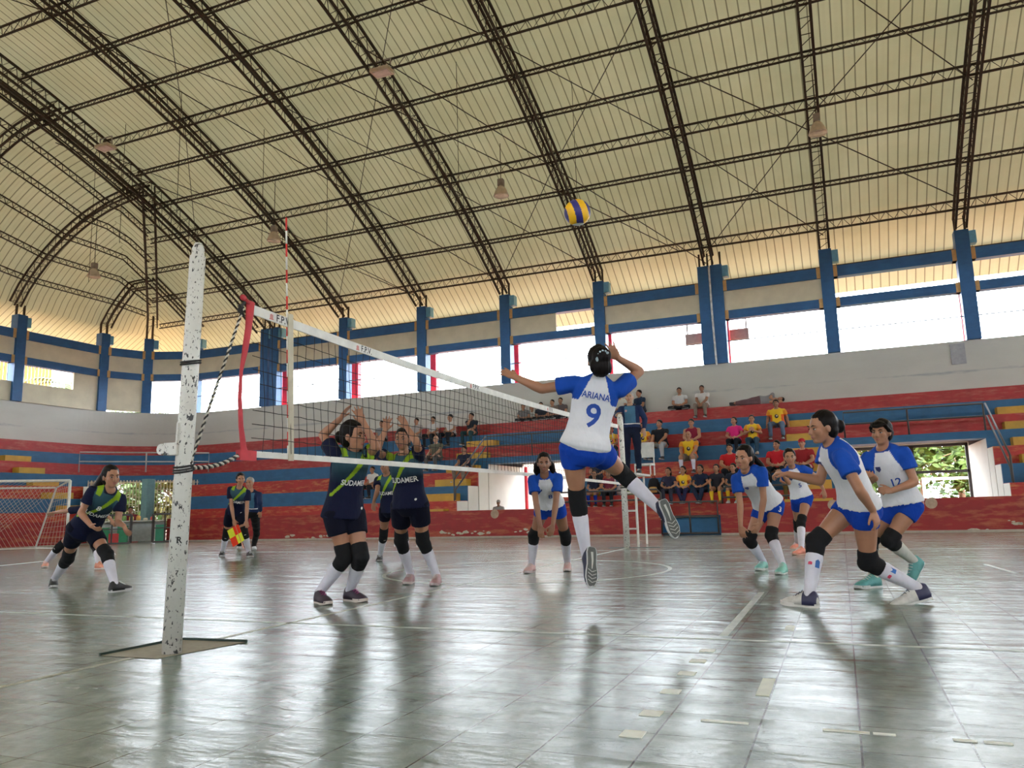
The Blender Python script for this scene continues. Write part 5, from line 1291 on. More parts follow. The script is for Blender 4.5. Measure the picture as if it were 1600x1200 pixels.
def num_white(num, back=None):
    def f(ro, J, F, u, k, jo, D, rp, W, A):
        if num: jersey_text(ro, jo, J, F, u, k, num, .10, .22, .03, INKB, name='jersey_number')
        if num: patch(ro, jo, F, u, k, .345, -.07, SHIELD, plain('badge_blue', (.05, .06, .2), .6), 'badge')
        if back: jersey_text(ro, jo, J, F, u, k, back, .16, .25, 0, INKB, back=True, name='jersey_number')
    return f

# -- navy team
NAVY = (.003, .004, .014)
kwn = dict(top='navy', bcol=NAVY, hem=-.045, padlen=(.29, .29))
J = jp(8.85, 1.60, (131, 826, .1), (171, 768, -.12), (174, 743, -.16), (.55, -.15, .8), (.75, .22, .6),
       ((185, 808), (194, 822), -.25, (199, 833), -.30), ((126, 806), (143, 822), -.30, (155, 830), -.36),
       (.6, 0, .75), ((174, 862), (172, 926), None, (203, 922), None), ((109, 878), (84, 916), None, (79, 934), None), tail=cdir(-.55, -.8, -.1), taill=.36)
J['Lcurl'] = J['Rcurl'] = .5
person('volleyball_player', 'person in navy jersey number 8 with long dark ponytail, crouching left of the near post', J, 1.60, 1.02, SK1, 'long', **kwn, shoes=((.015, .015, .016), (.5, .5, .5)), headk=1.08, extra=num_navy('8'), shortf=.52)
J = jp(13.6, 1.60, (128, 832, .1), (139, 795, -.1), (143, 781, -.15), (.3, -.2, .9), (.8, .1, .6),
       ((160, 800), (174, 812), -.2, (180, 822), -.2), ((98, 799), (84, 801), .1, (75, 805), .1),
       None, ((152, 858), (150, 889), None, (166, 889), None), ((90, 856), (72, 886), None, (55, 894), None))
person('volleyball_player', 'person in navy jersey half hidden behind the number 8 player, one arm out, orange shoes', J, 1.60, 1., SK1, 'bun', **kwn, shoes=((.75, .3, .2), (.7, .6, .55)), vox=.010)
# blockers
J = jp(7.05, 1.70, (537, 800), (551, 706, .0), (553, 684, -.03), (.66, .05, .75), (.84, .42, .42),
       ((586, 693), (568, 660), -.08, (555, 634), -.08), ((504, 679), (531, 655), -.02, (541, 640), -.02),
       (.55, 0, .8), ((564, 874), (541, 938), None, (578, 942), None), ((543, 880), (496, 941), None, (532, 950), None))
J['Lpalm'] = cdir(.5, .2, .8); J['Rpalm'] = cdir(.9, .1, .1); J['Lcurl'] = .12; J['Rcurl'] = .12; J['Lspr'] = .2; J['Lelp'] = .0
person('volleyball_player', 'person in navy jersey blocking at the net, arms up, dark shoes with purple laces', J, 1.70, 1.06, SK1, 'knot' if 0 else 'bun', **kwn, shoes=((.035, .022, .04), (.62, .55, .5)), lace=plain('purple_lace', (.3, .03, .16), .7), headk=1.1, extra=num_navy('', .022, .066), shortf=.50)
J = jp(8.3, 1.66, (640, 786), (631, 711, -.02), (629, 687, -.05), (-.28, .02, .95), (-.15, .15, .97),
       ((655, 699), (636, 668), -.12, (622, 645), -.10), ((588, 704), (602, 672), -.12, (606, 650), -.14),
       None, ((647, 846), (684, 912), None, (664, 924), None), ((621, 846), (643, 910), None, (617, 922), None))
J['Lpalm'] = cdir(-.2, .2, .9); J['Rpalm'] = cdir(.2, .2, .9); J['Lcurl'] = .25; J['Rcurl'] = .12; J['Rspr'] = .2
person('volleyball_player', 'person in navy jersey blocking at the net, second blocker, dusty pink shoes', J, 1.66, 1.14, SK1, 'bun', **kwn, shoes=((.42, .25, .26), (.6, .52, .5)), extra=num_navy(''), shortf=.56)
J = jp(12.4, 1.66, (610, 795), (604, 744, -.05), (603, 729, -.08), (-.2, -.1, .95), (-.5, .1, .85),
       ((628, 770), (625, 795), -.1, (624, 806), -.1), ((589, 768), (584, 784), -.1, (583, 796), -.12),
       None, ((633, 838), (636, 872), None, (630, 882), None), ((599, 834), (594, 876), None, (586, 885), None))
person('volleyball_player', 'person in navy jersey standing between and behind the two blockers', J, 1.66, 1., SK2, 'bun', **kwn, shoes=((.02, .02, .02), (.3, .3, .28)), vox=.010, extra=num_navy(''))
J = jp(15.3, 1.68, (368, 800, .05), (374, 763, -.1), (376, 748, -.14), (.1, -.1, .95), (.45, .25, .85),
       ((386, 793), (385, 813), -.22, (386, 823), -.24), ((362, 793), (365, 812), -.22, (367, 822), -.22),
       None, ((383, 834), (388, 870), None, (400, 872), None), ((353, 840), (348, 869), None, (338, 874), None))
person('line_judge', 'person in navy and lime jersey holding the line flag, standing before the red wall', J, 1.68, 1.04, SK1, 'bun', **kwn, shoes=((.02, .02, .02), (.5, .5, .5)), vox=.010, extra=num_navy(''), shortf=.6)
hand = J['Rtip'] * .5 + J['Rwr'] * .5; q = atd(373, 836, 15.02)
r = empty('line_flag', tuple(hand), label='small yellow and red checked flag in the line judge\'s hand', cat='flag')
mb = MB(); mb.tube([hand + (hand - q) * .1, q + (q - hand) * 1.1], .008, 6); part(mb, 'stick', plain('flag_stick', (.6, .2, .1), .5), r)
mb = MB(); e0 = hand * .75 + q * .25; dn = _n(q - hand); sx_ = _n(cdir(-.75, -.45, .1)); Lf = .34
for i in range(2):
    for j in range(2):
        a = e0 + dn * .17 * i + sx_ * .12 * j - (sx_ * .06); mb.add([a, a + dn * .17, a + dn * .17 + sx_ * .12, a + sx_ * .12, a + (0, .01, 0), a + dn * .17 + (0, .01, 0), a + dn * .17 + sx_ * .12 + (0, .01, 0), a + sx_ * .12 + (0, .01, 0)], [(0, 1, 2, 3), (7, 6, 5, 4), (0, 4, 5, 1), (1, 5, 6, 2), (2, 6, 7, 3), (3, 7, 4, 0)], (i + j) % 2)
part(mb, 'flag_cloth', [cloth('flag_red', (.8, .05, .02)), cloth('flag_yellow', (.75, .8, .05))], r)
# -- white and blue team
WHSH = dict(top='white', bcol=(.006, .05, .38), hem=.01)
def jump_extra(ro, J, F, u, k, jo, D, rp, W, A):
    jersey_text(ro, jo, J, F, u, k, 'ARIANA', .070, .352, .0, INKB, back=True, squash=.84, name='jersey_name')
    jersey_text(ro, jo, J, F, u, k, '9', .25, .215, .0, INKB, back=True, name='jersey_number')
    m = MB()
    for a in np.linspace(-1.1, .9, 5): m.ell(W(.03 + .04 * math.sin(a), -.155, .045 + .02 * math.cos(a * 1.5)), (.012, .008, .010))
    m.ell(W(-.015, -.15, .01), (.014, .01, .025)); m.obj('hair_tie', [plain('pale_hair_tie', (.35, .45, .5), .5)], None) if 0 else part(m, 'hair_tie', plain('pale_hair_tie', (.35, .45, .5), .5), ro, True)
J = jp(5.95, 1.62, (914, 700), (935, 594, .0), (935, 566, -.02), (.12, .15, -.98), (.05, .35, -.94),
       ((843, 613), (806, 590), .18, (781, 577), .24), ((999, 582), (966, 560), .02, (946, 532), .0),
       (-.05, .1, -.99), ((900, 772), (925, 856), .10, (925, 893), .02), ((978, 744), (1036, 782), .05, (1055, 830), .0))
J['Lfu'] = cdir(-.25, .35, -.9); J['Rfu'] = cdir(-.4, -.1, -.9)
J['Lpalm'] = cdir(0, -.65, -.7); J['Rpalm'] = cdir(.1, .1, -.98); J['Lcurl'] = .12; J['Rcurl'] = .1; J['Rspr'] = .2; J['Lspr'] = .12; J['bow'] = -.02
person('volleyball_player', 'person jumping at the net in white jersey ARIANA number 9, seen from behind', J, 1.62, 1.12, SK1, 'knot', **WHSH, shoes=((.02, .02, .05), (.6, .6, .6)), tread=True, extra=jump_extra, vox=.0065, shortf=.36)
J = jp(9.45, 1.64, (860, 790, .12), (851, 744, -.22), (850, 723, -.30), (-.08, -.35, .9), (-.05, .35, .95),
       ((868, 790), (864, 820), -.42, (859, 840), -.45), ((838, 788), (844, 822), -.42, (846, 842), -.45),
       (-.05, -.3, .95), ((884, 838), (887, 890), None, (880, 906), None), ((826, 838), (833, 893), None, (809, 900), None), tail=cdir(.7, -.6, -.3), taill=.22)
J['Lcurl'] = J['Rcurl'] = .35
person('volleyball_player', 'person in white and blue jersey waiting with lowered arms, dark wavy hair, pink shoes', J, 1.64, 1., SK2, 'loose', **WHSH, shoes=((.6, .36, .34), (.65, .55, .52)), extra=num_white('8'), shortf=.34, vox=.008)
J = jp(9.0, 1.62, (1202, 790, .15), (1166, 737, -.12), (1162, 714, -.18), (-.45, -.25, .85), (-.68, .38, .62),
       ((1198, 788), (1187, 818), -.22, (1179, 832), -.26), ((1158, 795), (1157, 822), -.24, (1161, 838), -.26),
       (-.3, -.1, .9), ((1202, 842), (1226, 895), None, (1199, 904), None), ((1170, 844), (1196, 889), None, (1160, 898), None), tail=cdir(.75, -.6, 0), taill=.26)
def ex3(ro, J, F, u, k, jo, D, rp, W, A):
    num_white('4')(ro, J, F, u, k, jo, D, rp, W, A)
    m = MB(); so = [c for c in ro.children if c.name.startswith('shorts')][0]
    c, r, f = F(-.03); vs, fs = text_geo('3', .085 * k); me = so.data; L = np.array(ro.location); hp, kn = J['Lhp'], J['Lkn']; c = hp * .75 + kn * .25; up_ = _n(hp - kn); fr = _n(f - up_ * f.dot(up_)); rt = np.cross(fr, up_)
    bv = BVHTree.FromPolygons([tuple(v.co) for v in me.vertices], [tuple(p.vertices) for p in me.polygons]); out = []
    for (x, y, z) in vs:
        p = c - rt * x + up_ * y - L + fr * .5; hit = bv.ray_cast(Vector(p), Vector(-fr), 1.); out.append(np.array(hit[0]) + fr * .004 if hit[0] is not None else p - fr * .4)
    m.add(out, fs); m.obj('shorts_number', [INKW], ro)
person('volleyball_player', 'person in white and blue jersey bending with hands at the knees, mint shoes', J, 1.62, 1.02, SK1, 'pony', **WHSH, shoes=((.22, .55, .47), (.6, .65, .6)), headk=1.17, extra=ex3, shortf=.36, vox=.008)
J = jp(12.3, 1.62, (1253, 778, .05), (1238, 731, -.08), (1233, 711, -.12), (-.25, -.15, .95), (-.3, .12, .95),
       ((1276, 745), (1287, 766), -.1, (1289, 778), -.1), ((1230, 750), (1224, 743), -.4, (1218, 738), -.42),
       None, ((1249, 818), (1256, 866), None, (1238, 868), None), ((1246, 816), (1248, 857), None, (1227, 860), None))
person('volleyball_player', 'person in white and blue jersey farther back, orange shoes, behind the outstretched fist', J, 1.62, .98, SK1, 'bun', **WHSH, shoes=((.75, .25, .17), (.7, .4, .3)), headk=1.15, extra=num_white('5'), vox=.010, shortf=.36)
# front girl in profile
def ex7(ro, J, F, u, k, jo, D, rp, W, A):
    jersey_text(ro, jo, J, F, u, k, '7', .22, .25, 0, INKB, back=True, name='jersey_number')
    patch(ro, jo, F, u, k, .345, -.07, SHIELD, plain('badge_blue', (.05, .06, .2), .6), 'badge')
    # prints on the socks
    for n_, t, c in (('R', .45, (.01, .12, .45)), ('L', .40, (.01, .12, .45))):
        kn, an = J[n_ + 'kn'], J[n_ + 'an']; p = kn + (an - kn) * t; d = _n(an - kn); v = _n(C0 - p); s = _n(np.cross(d, v)); v = np.cross(s, d); v = v * (1 if v.dot(C0 - p) > 0 else -1)
        for q, cc, w_ in ((-.028, (.02, .12, .4), .016), (.022, (.65, .05, .12), .014)):
            P = []
            for a, b_ in ((-1, -1), (1, -1), (1, 1), (0, 1.5), (-1, 1)):
                ang = (q + a * w_) / .056; P.append(p + v * .0635 * math.cos(ang) + s * .0635 * math.sin(ang) + d * (-b_) * (.026 if q < 0 else .01))
            cen = np.mean(P, 0) + v * .001; m = MB(); m.add(P + [cen], [(i, (i + 1) % 5, 5) for i in range(5)]); part(m, 'sock_print', plain('print_%.2f' % cc[0], cc, .6), ro)
J = jp(5.9, 1.68, (1341, 793, .05), (1299, 695, .0), (1284, 669, -.02), (-.97, -.28, -.18), (-.96, .22, .15),
       ((1341, 762), (1364, 798), -.20, (1373, 824), -.22), ((1281, 759), (1231, 741), .16, (1217, 740), .18),
       (-.95, -.1, .05), ((1340, 884), (1455, 935), -.05, (1395, 952), -.02), ((1267, 842), (1277, 950), None, (1216, 944), None))
J['Lcurl'] = .5; J['Rcurl'] = 1.0; J['Rpalm'] = cdir(0, -1, 0); J['Lpalm'] = cdir(-.5, 0, -.8)
person('volleyball_player', 'person in white and blue jersey striding in profile, dark hair bun, fist held out', J, 1.68, 1.04, SK1, 'bun', **WHSH, shoes=((.62, .6, .56), (.68, .66, .62)), accent=plain('dark_heel_panel', (.03, .03, .08), .5), extra=ex7, shortf=.32, vox=.0065, lace=plain('dark_lace', (.03, .03, .05), .7))
J = jp(7.15, 1.64, (1411, 790, .05), (1380, 703, .0), (1377, 676, -.03), (-.62, -.1, .78), (-.75, .28, .6),
       ((1429, 753), (1393, 767), -.18, (1378, 765), -.22), ((1352, 750), (1368, 748), -.25, (1360, 744), -.3),
       (-.6, 0, .8), ((1384, 853), (1441, 880), .15, (1424, 911), .05), ((1358, 850), (1374, 917), None, (1331, 921), None))
J['Lcurl'] = .95; J['Rcurl'] = .9; J['fringe'] = 1; J['Lpalm'] = cdir(0, -.6, -.8); J['Lfu'] = cdir(-.85, .3, .3)
def ex12(ro, J, F, u, k, jo, D, rp, W, A): num_white('12')(ro, J, F, u, k, jo, D, rp, W, A)
person('volleyball_player', 'person in white and blue jersey number 12, dark fringe, teal shoes, rightmost player', J, 1.64, 1.04, SK1, 'bun', **WHSH, shoes=((.09, .3, .29), (.6, .62, .6)), sock=cloth('cream_sock', (.6, .58, .52)), extra=ex12, shortf=.36, vox=.0075)

# -- officials
J = jp(17.0, 1.72, (392, 800, .1), (392, 768, .02), (390, 754), (-.1, 0, 1), (-.05, .05, 1),
       ((405, 783), (407, 799), -.05, (406, 806), -.05), ((380, 785), (377, 800), .0, (378, 806), .0), None,
       ((398, 828), (396, 858), None, (403, 861), None), ((376, 830), (374, 858), None, (369, 861), None))
person('referee', 'person in blue shirt and black trousers standing behind the line judge', J, 1.72, 1.05, SK1, 'short', HAIRG, top='ref', longsleeve=True, bottom='trousers', bcol=(.01, .01, .012), pads=False, sock=None, shoes=((.7, .7, .7), (.6, .6, .6)), vox=.011, belt=True, male=True)
RFZ = 1.45
def world_pose(x, y, z, yaw, S=1.6, seat=True, lean=.05, legs='down', arms='lap', turn=0., foot=None, spread=.14, drop=.0):
    """seated or standing pose in the hall's own coordinates; yaw 0 faces the court"""
    k = S / 1.62; f = np.array([math.sin(yaw), -math.cos(yaw), 0.]); r = np.array([-math.cos(yaw), -math.sin(yaw), 0.]); r = np.cross(f, [0, 0, 1]); U = np.array([0, 0, 1.])
    J = {}; p = np.array([x, y, z]); J['pel'] = p + U * (.10 if seat else .86) * k
    J['nk'] = J['pel'] + U * .462 * k * math.cos(lean) + f * .462 * k * math.sin(lean); J['hd'] = J['nk'] + (U * .155 + f * .02) * k
    J['cf'] = f; J['pf'] = f; J['hup'] = U; J['look'] = _n(f * math.cos(turn) + r * math.sin(turn) + U * .0); hp = J['pel']
    for s, n_ in ((-1, 'L'), (1, 'R')):
        if seat:
            if legs == 'down': kn = hp + f * .40 * k + r * s * spread * k + U * .0; heel = kn - U * min(.44 * k, (kn[2] - foot)) - f * (.10) * k; J[n_ + 'kn'] = kn; te = heel + f * .265 * k; fu = U
            elif legs == 'in': kn = hp + f * .36 * k + r * s * spread * k; heel = kn - U * min(.42 * k, kn[2] - foot) - f * .12 * k - r * s * spread * .8 * k; J[n_ + 'kn'] = kn; te = heel + f * .26 * k; fu = U
            elif legs == 'cross': kn = hp + f * .22 * k + r * s * .33 * k + U * .02; heel = hp + f * .30 * k - r * s * .12 * k - U * .07 * k; J[n_ + 'kn'] = kn; te = heel - r * s * .2 * k + f * .1; fu = U
            elif legs == 'out': kn = hp + f * .36 * k + r * s * spread * k + U * .10 * k; heel = kn + f * .2 * k - U * min(.38 * k, kn[2] - foot); J[n_ + 'kn'] = kn; te = heel + f * .2 * k + U * .12; fu = -f * .6 + U
            J[n_ + 'ft'] = (heel, heel + _n(te - heel) * .265 * k); J[n_ + 'fu'] = fu
        else:
            heel = p + r * s * .11 * k - f * .05; J[n_ + 'kn'] = p + r * s * .105 * k + U * .47 * k + f * .03; J[n_ + 'ft'] = (heel, heel + f * .265 * k); J[n_ + 'fu'] = U
        sh = J['nk'] + r * s * .15 * k - U * .03 * k
        if arms == 'lap': w_ = hp + f * .26 * k + r * s * .09 * k + U * .09 * k; tp = w_ + f * .12 - r * s * .06
        elif arms == 'knees': w_ = hp + f * .36 * k + r * s * .14 * k + U * .09 * k; tp = w_ + f * .12 - U * .06
        elif arms == 'sides': w_ = hp + r * s * .30 * k - U * .02 * k; tp = w_ - U * .08 + f * .05
        elif arms == 'clasp': w_ = hp + f * .30 * k + r * s * .04 * k + U * .06 * k; tp = w_ + f * .05 - U * .1
        elif arms == 'phone': w_ = hp + f * .24 * k + r * s * .05 * k + U * .26 * k; tp = w_ - r * s * .05 + U * .08
        elif arms == 'hang': w_ = p + r * s * .25 * k + U * .84 * k + f * .05; tp = w_ - U * .1
        elif arms == 'chin': w_ = (J['hd'] - U * .10 + f * .06 + r * s * .02) if s > 0 else hp + f * .25 * k + U * .1 * k; tp = w_ + U * .1 * (1 if s > 0 else -.5)
        J[n_ + 'wr'] = w_; J[n_ + 'tip'] = tp
        e = two_bone(sh, w_, .272 * k, .238 * k, pix(sh + r * s * .12 - U * .25 - f * .05)[0], 0.); J[n_ + 'el'] = e
    J['tail'] = -f * .5 - U; J['taill'] = .18
    return J
rf = world_pose(-3.90, 15.72, 1.44, .12, 1.74, seat=False, arms='hang')
rf['Rwr'] = np.array([-4.06, 15.22, 2.62]); rf['Rtip'] = np.array([-3.94, 15.1, 2.70]); sh = rf['nk'] + np.cross(rf['cf'], [0, 0, 1]) * .17 - np.array([0, 0, .03])
rf['Rel'] = two_bone(sh, rf['Rwr'], .29, .255, np.array(pix(sh + np.array([-.25, 0, -.3]))[0])); rf['Rpalm'] = np.array([0, 0, -1.])
person('referee', 'person in teal and navy shirt with white belt standing on the referee stand', rf, 1.74, 1.04, SK3, 'short', HAIRG, top='ref', longsleeve=True, bottom='trousers', bcol=(.008, .012, .03), pads=False, sock=None, shoes=((.02, .02, .02), (.02, .02, .02)), vox=.010, belt=True, male=True)

# -- spectators: (label, px, tier, forward shift, size, dict)
JEANS = (.12, .17, .26); DARK = (.015, .018, .025); GREYT = (.25, .26, .28); KHAKI = (.25, .2, .16)
YFIX = .18
def spectator(label, px, tier, S=1.66, top=(.5, .5, .5), bcol=DARK, hair='short', male=True, yaw=None, arms='lap', legs='down', lean=.05, group='spectators on the bleachers', sk=SK1, footz=None, dy=0., z=None, hairm=None, **kw):
    z = TZ[tier] if z is None else z; y = TY[tier] + YFIX + dy; d = ray(px, 700); x = d[0] / d[1] * y; fz = (TZ[tier - 1] if tier else .5) if footz is None else footz
    yaw = (R_.uniform(-.25, .1) if yaw is None else yaw) + math.atan2(-x, y) * .0
    if legs == 'cross' or legs == 'out' and footz is None: fz = z
    J = world_pose(x, y, z, yaw, S, True, lean, legs, arms, R_.uniform(-.2, .25), fz, spread=.12 if not male else .17)
    return person('spectator', label, J, S, 1.05 if not male else 1.2, sk, hair, hairm, top=top, bottom=kw.pop('bottom', 'trousers'), bcol=bcol, pads=False, sock=kw.pop('sock', None), shoes=kw.pop('shoes', ((.03, .03, .03), (.5, .5, .5))), vox=.0135, det=False, male=male, group=group, headk=1.15 if S < 1.5 else 1.06, **kw)
spectator('person in a white T-shirt sitting on the top tier edge with legs hanging', 1103, 6, 1.55, (.62, .6, .58), KHAKI, arms='clasp', sk=SK2)
spectator('person in a white T-shirt sitting cross-legged on the top tier', 1067, 6, 1.6, (.6, .6, .6), DARK, arms='lap', legs='cross', dy=.25, footz=TZ[6])
spectator('person in a dark navy T-shirt sitting on the top tier right of the referee', 1004, 6, 1.66, (.02, .04, .08), DARK, legs='cross', dy=.2, footz=TZ[6], yaw=-.6)
spectator('person in a pale shirt on the top tier just left of the referee\'s head', 972, 6, 1.66, (.55, .55, .5), DARK, legs='cross', dy=.2, footz=TZ[6])
spectator('person in a green shirt on the top tier beside the jumping player\'s jersey', 955, 6, 1.5, (.03, .3, .25), DARK, legs='cross', dy=.25, footz=TZ[6])
spectator('person with short dark hair on the top tier just left of the jumping player', 879, 6, 1.6, (.12, .1, .1), DARK, legs='cross', dy=.25, footz=TZ[6])
spectator('brown clad person leaning on the top tier, second left of the jumping player', 866, 6, 1.5, (.2, .16, .14), DARK, legs='cross', dy=.22, footz=TZ[6])
spectator('person in a dark shirt on the top tier above the net tape', 850, 6, 1.4, (.03, .035, .05), DARK, legs='cross', dy=.2, footz=TZ[6], lean=.5)
spectator('person in a light shirt slumped on the top tier above the net tape', 838, 6, 1.3, (.5, .52, .48), DARK, legs='cross', dy=.35, footz=TZ[6], lean=.6)
spectator('person in grey, leftmost of the group on the top tier above the net tape', 821, 6, 1.35, (.2, .2, .2), DARK, legs='cross', dy=.25, footz=TZ[6], lean=.3)
spectator('person in a dark shirt eating, sitting right of the row of four behind the net', 738, 5, 1.66, (.015, .025, .04), (.02, .06, .07), arms='chin')
spectator('person in a white shirt in the row of four behind the net, second from right', 705, 5, 1.68, (.6, .58, .56), DARK)
spectator('person in white vest and black sleeves in the row of four behind the net', 678, 5, 1.62, (.55, .55, .55), DARK)
spectator('person in a pale checked shirt, leftmost in the row of four behind the net', 652, 5, 1.6, (.4, .36, .36), (.3, .3, .28))
spectator('person in grey seen between the raised hands of the blockers', 597, 5, 1.6, (.2, .22, .24), DARK)
spectator('bald person in an olive shirt with a paper sitting two rows below the four', 682, 3, 1.72, (.12, .12, .09), (.1, .1, .1), hair='bald', hairm=HAIRG, sk=SK3, dy=-.0, arms='knees')
spectator('person in a navy polo shirt sitting on the yellow steps', 726, 2, 1.68, (.012, .018, .045), (.2, .16, .13), arms='knees')
spectator('person in a white T-shirt sitting between the two blockers', 583, 1, 1.5, (.6, .58, .56), DARK, sk=SK2)
spectator('person in a black shirt and light grey trousers sitting right of the referee', 1033, 3, 1.74, (.012, .014, .02), (.38, .42, .45), arms='knees')
spectator('person in a maroon tank top sitting behind the old man in yellow', 1083, 3, 1.66, 'tank', DARK)
spectator('old person in a yellow jersey and shorts sitting above the children', 1077, 2, 1.72, 'yellow', KHAKI, hair='bald', hairm=HAIRG, arms='knees', bottom='shorts', shortf=.8, sock=SOCKW)
spectator('person in a bright pink shirt sitting in the middle rows', 1150, 3, 1.6, (.75, .03, .22), DARK, hair='bun', male=False)
spectator('person in a yellow jersey looking at a phone beside the pink shirt', 1178, 3, 1.64, 'yellow', (.03, .07, .11), hair='bun', male=False, arms='phone', shoes=((.6, .6, .6), (.6, .6, .6)))
spectator('person in a yellow jersey and blue jeans sitting two rows below the top', 1218, 4, 1.7, 'yellow', JEANS, arms='sides', sk=SK2)
spectator('person in a red polo shirt behind the bending player\'s head', 1140, 1, 1.66, (.5, .015, .02), DARK)
spectator('person in a red polo shirt sitting left of the red cap', 1214, 1, 1.72, (.5, .015, .025), DARK)
spectator('person in a dark red shirt and red cap in the lower row', 1254, 1, 1.74, (.3, .02, .025), DARK, hair='cap', capc=(.5, .03, .04))
spectator('person in yellow partly hidden behind the referee stand, right side', 1006, 3, 1.62, 'yellow', DARK, hair='bun', male=False)
spectator('person in yellow partly hidden left of the referee', 957, 3, 1.55, 'yellow', DARK, hair='bun', male=False)
KID = dict(group='young players on the lowest bench')
spectator('child with long dark hair in dark clothes left of the bags, lowest row', 1042, 0, 1.38, (.03, .03, .06), (.04, .04, .06), hair='long', male=False, dy=-.05, **KID)
spectator('child in a yellow and red jersey, lowest row behind the pipe railing', 1065, 0, 1.42, 'yellow', (.03, .03, .08), hair='bun', male=False, legs='in', **KID)
spectator('child in a navy jacket with pale print, lowest row behind the gap', 1092, 0, 1.46, (.012, .02, .05), (.02, .03, .06), hair='bun', male=False, legs='in', **KID)
spectator('child with yellow socks and dark shirt, lowest row right of the gap', 1117, 0, 1.44, (.02, .02, .03), DARK, hair='bun', male=False, bottom='shorts', sock=cloth('yellow_sock', (.75, .5, .03)), arms='knees', shoes=((.25, .14, .08), (.2, .1, .07)), **KID)
spectator('child in a dark jacket with one yellow sock beside the bending player', 1143, 0, 1.44, (.015, .02, .035), DARK, hair='bun', male=False, bottom='shorts', sock=cloth('yellow_sock', (.75, .5, .03)), shoes=((.6, .6, .65), (.6, .6, .6)), **KID)
spectator('child in brown and yellow between the bending player and the fist', 1228, 0, 1.36, (.3, .19, .05), (.15, .1, .03), hair='bun', male=False, **KID)
spectator('child in navy with blue socks on the lowest row left of the far post', 927, 0, 1.42, (.012, .016, .04), (.6, .42, .03), hair='bun', male=False, bottom='shorts', sock=cloth('blue_sock', (.01, .04, .35)), **KID)
spectator('child in navy sitting one row above the blue socks, left of the far post', 932, 1, 1.46, (.012, .016, .04), DARK, hair='bun', male=False, **KID)
spectator('child in maroon on the lowest row just left of the far post', 949, 0, 1.42, (.2, .03, .06), DARK, hair='bun', male=False, **KID)
# person lying along the top tier
U = np.array([0, 0, 1.]); ex_ = np.array([1., 0, 0]); y0 = TY[6] + .35; z0 = TZ[6]
xa = ray(1222, 620); xh = xa[0] / xa[1] * y0; S = 1.66; k = S / 1.62
J = dict(pel=np.array([xh - .72, y0, z0 + .14]), nk=np.array([xh - .24, y0, z0 + .17]), hd=np.array([xh - .06, y0, z0 + .15]), cf=np.array([0, -1, .2]), pf=np.array([0, -1, .2]), look=np.array([0, -1, .2]), hup=ex_)
for s, n_ in ((-1, 'L'), (1, 'R')):
    zz = .10 if n_ == 'L' else .2
    J[n_ + 'kn'] = np.array([xh - 1.1, y0 - .12, z0 + zz * .8]); h = np.array([xh - 1.5, y0 + .02, z0 + .08 + (zz - .1) * .3]); J[n_ + 'ft'] = (h, h + np.array([-.2, -.16, 0])); J[n_ + 'fu'] = np.array([.6, -.5, .2])
    J[n_ + 'wr'] = np.array([xh - .12, y0 - .2, z0 + .05]); J[n_ + 'tip'] = np.array([xh - .02, y0 - .22, z0 + .04]); J[n_ + 'el'] = np.array([xh - .36, y0 - .24, z0 + (.06 if n_ == 'L' else .2)])
person('spectator', 'person in a grey shirt lying on one side along the top tier', J, S, 1., SK1, 'short', top=(.25, .25, .26), bottom='trousers', bcol=(.14, .08, .09), pads=False, sock=None, vox=.0135, det=False, male=True, group='spectators on the bleachers')
# person in the white passage and the vendor
J = world_pose(ray(779, 780)[0] / ray(779, 780)[1] * 23.5, 23.5, 0, .1, 1.25, seat=True, foot=-.2, legs='down'); 
for q in list(J):
    v = J[q]
    if q in ('pel', 'nk', 'hd', 'Lkn', 'Rkn', 'Lwr', 'Rwr', 'Ltip', 'Rtip', 'Lel', 'Rel'): J[q] = v + np.array([0, 0, .46])
J['Lft'] = tuple(v + np.array([0, 0, .0]) for v in J['Lft']); J['Rft'] = tuple(v for v in J['Rft'])
for n_ in 'LR': h = J[n_ + 'ft'][0].copy(); h[2] = .01; J[n_ + 'ft'] = (h, h + np.array([0, -.2, 0]))
person('spectator', 'person with a grey cap showing only the head above the parapet in the passage', J, 1.25, 1.1, SK2, 'cap', top=(.3, .3, .3), bottom='trousers', bcol=DARK, pads=False, sock=None, vox=.0135, det=False, male=True, capc=(.35, .33, .3))
q = pt(AB + 2.5, -.42, 0); yw = math.atan2(-PD[0], PD[1]) * 1.0
J = world_pose(q[0], q[1], .42, yw * 1.0, 1.62, seat=True, foot=.0, arms='lap', lean=.25)
person('vendor', 'person in a dark red shirt sitting behind the snack stall', J, 1.62, 1.1, SK2, 'short', top=(.16, .02, .03), bottom='trousers', bcol=DARK, pads=False, sock=None, vox=.0135, det=False, male=True)
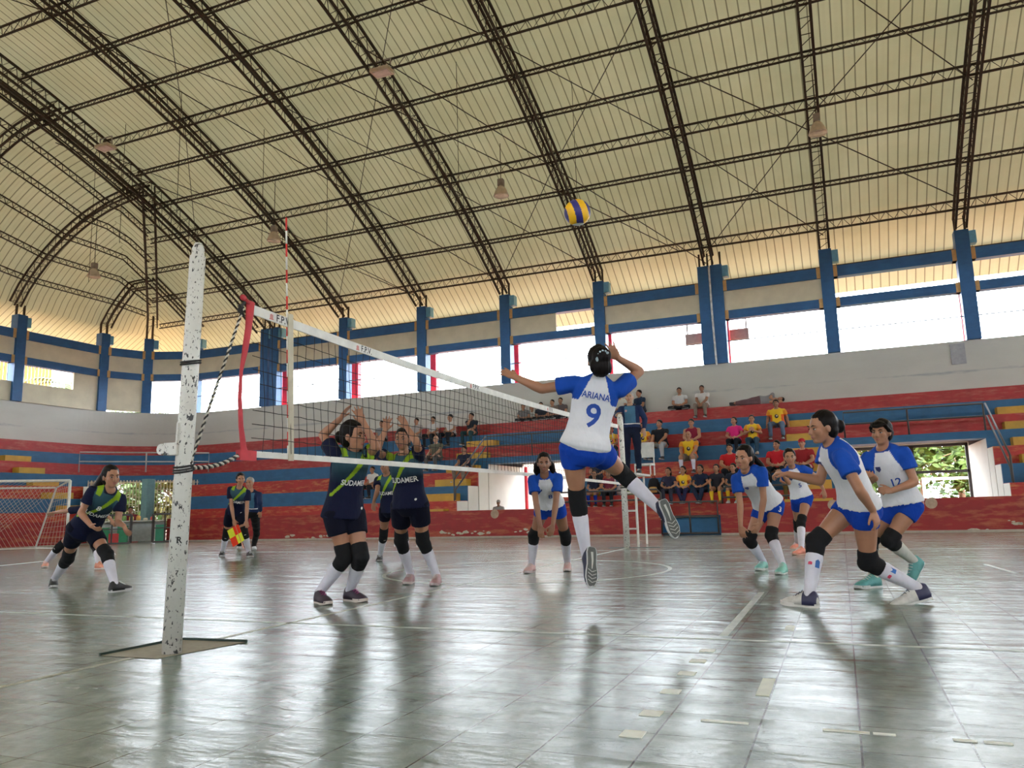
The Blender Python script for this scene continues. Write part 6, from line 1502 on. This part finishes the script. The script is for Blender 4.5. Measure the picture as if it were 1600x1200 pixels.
mb = MB(); q = np.array(pt(AB + 2.55, -.42, 0)); mb.box((q[0] - .2, q[1] - .2, 0), (q[0] + .2, q[1] + .2, .42)); put2(mb.obj('stool', [plain('plastic_stool', (.5, .1, .08), .5)]), 'small plastic stool under the vendor behind the stall', 'stool')
q = ony(779, 800, 23.55); mb = MB(); mb.box((q[0] - .2, 23.4, 0), (q[0] + .2, 23.8, .46)); put2(mb.obj('crate_seat', [MATS['plastic_stool']]), 'low crate under the capped person in the passage', 'crate')

# bags among the children
def bag(px, tier, wd, h, dp, c, lab, c2=None, dy=.1):
    y = TY[tier] + dy + .2; d = ray(px, 745); x = d[0] / d[1] * y; z = TZ[tier]; r = empty('bag', (x, y, z), label=lab, cat='bag', group='bags on the lowest tier')
    m = MB(); m.tube([(0, 0, .01), (0, 0, .05), (0, 0, h * .6), (0, 0, h * .92), (0, 0, h)], [(wd * .42, dp * .4), (wd * .5, dp * .5), (wd * .48, dp * .48), (wd * .36, dp * .36), (wd * .1, dp * .1)], 14, ref=(1, 0, 0)); m.obj('bag_body', [cloth('bag_%.2f_%.2f' % c[:2], c)], r, True)
    m = MB(); m.tube([(0, -dp * .48, .05), (0, -dp * .56, .06), (0, -dp * .56, h * .4), (0, -dp * .48, h * .45)], [(wd * .3, .01), (wd * .34, .03), (wd * .32, .03), (wd * .25, .01)], 10, ref=(1, 0, 0)); m.obj('pocket', [cloth('bagp_%.2f' % (c2 or c)[0], c2 or c)], r, True)
    m = MB(); m.tube([(-.04, 0, h * .97), (-.03, 0, h + .05), (.03, 0, h + .05), (.04, 0, h * .97)], .008, 6); m.obj('handle', [cloth('bag_%.2f_%.2f' % c[:2], c)], r, True)
bag(1021, 0, .34, .46, .24, (.015, .016, .02), 'black backpack with an orange pocket on the lowest tier', (.5, .3, .1))
bag(1031, 0, .3, .28, .25, (.02, .022, .03), 'dark soft bag right of the backpack', None, .2)
bag(1192, 0, .4, .3, .3, (.012, .015, .03), 'dark soft bag behind the bending player', None, .15)
bag(970, 0, .3, .3, .25, (.45, .42, .45), 'pale bag behind the far post, lowest tier')
bag(985, 0, .26, .26, .22, (.3, .42, .2), 'pale green bag right of the far post, lowest tier')
bpy.data.scenes.remove(TS)
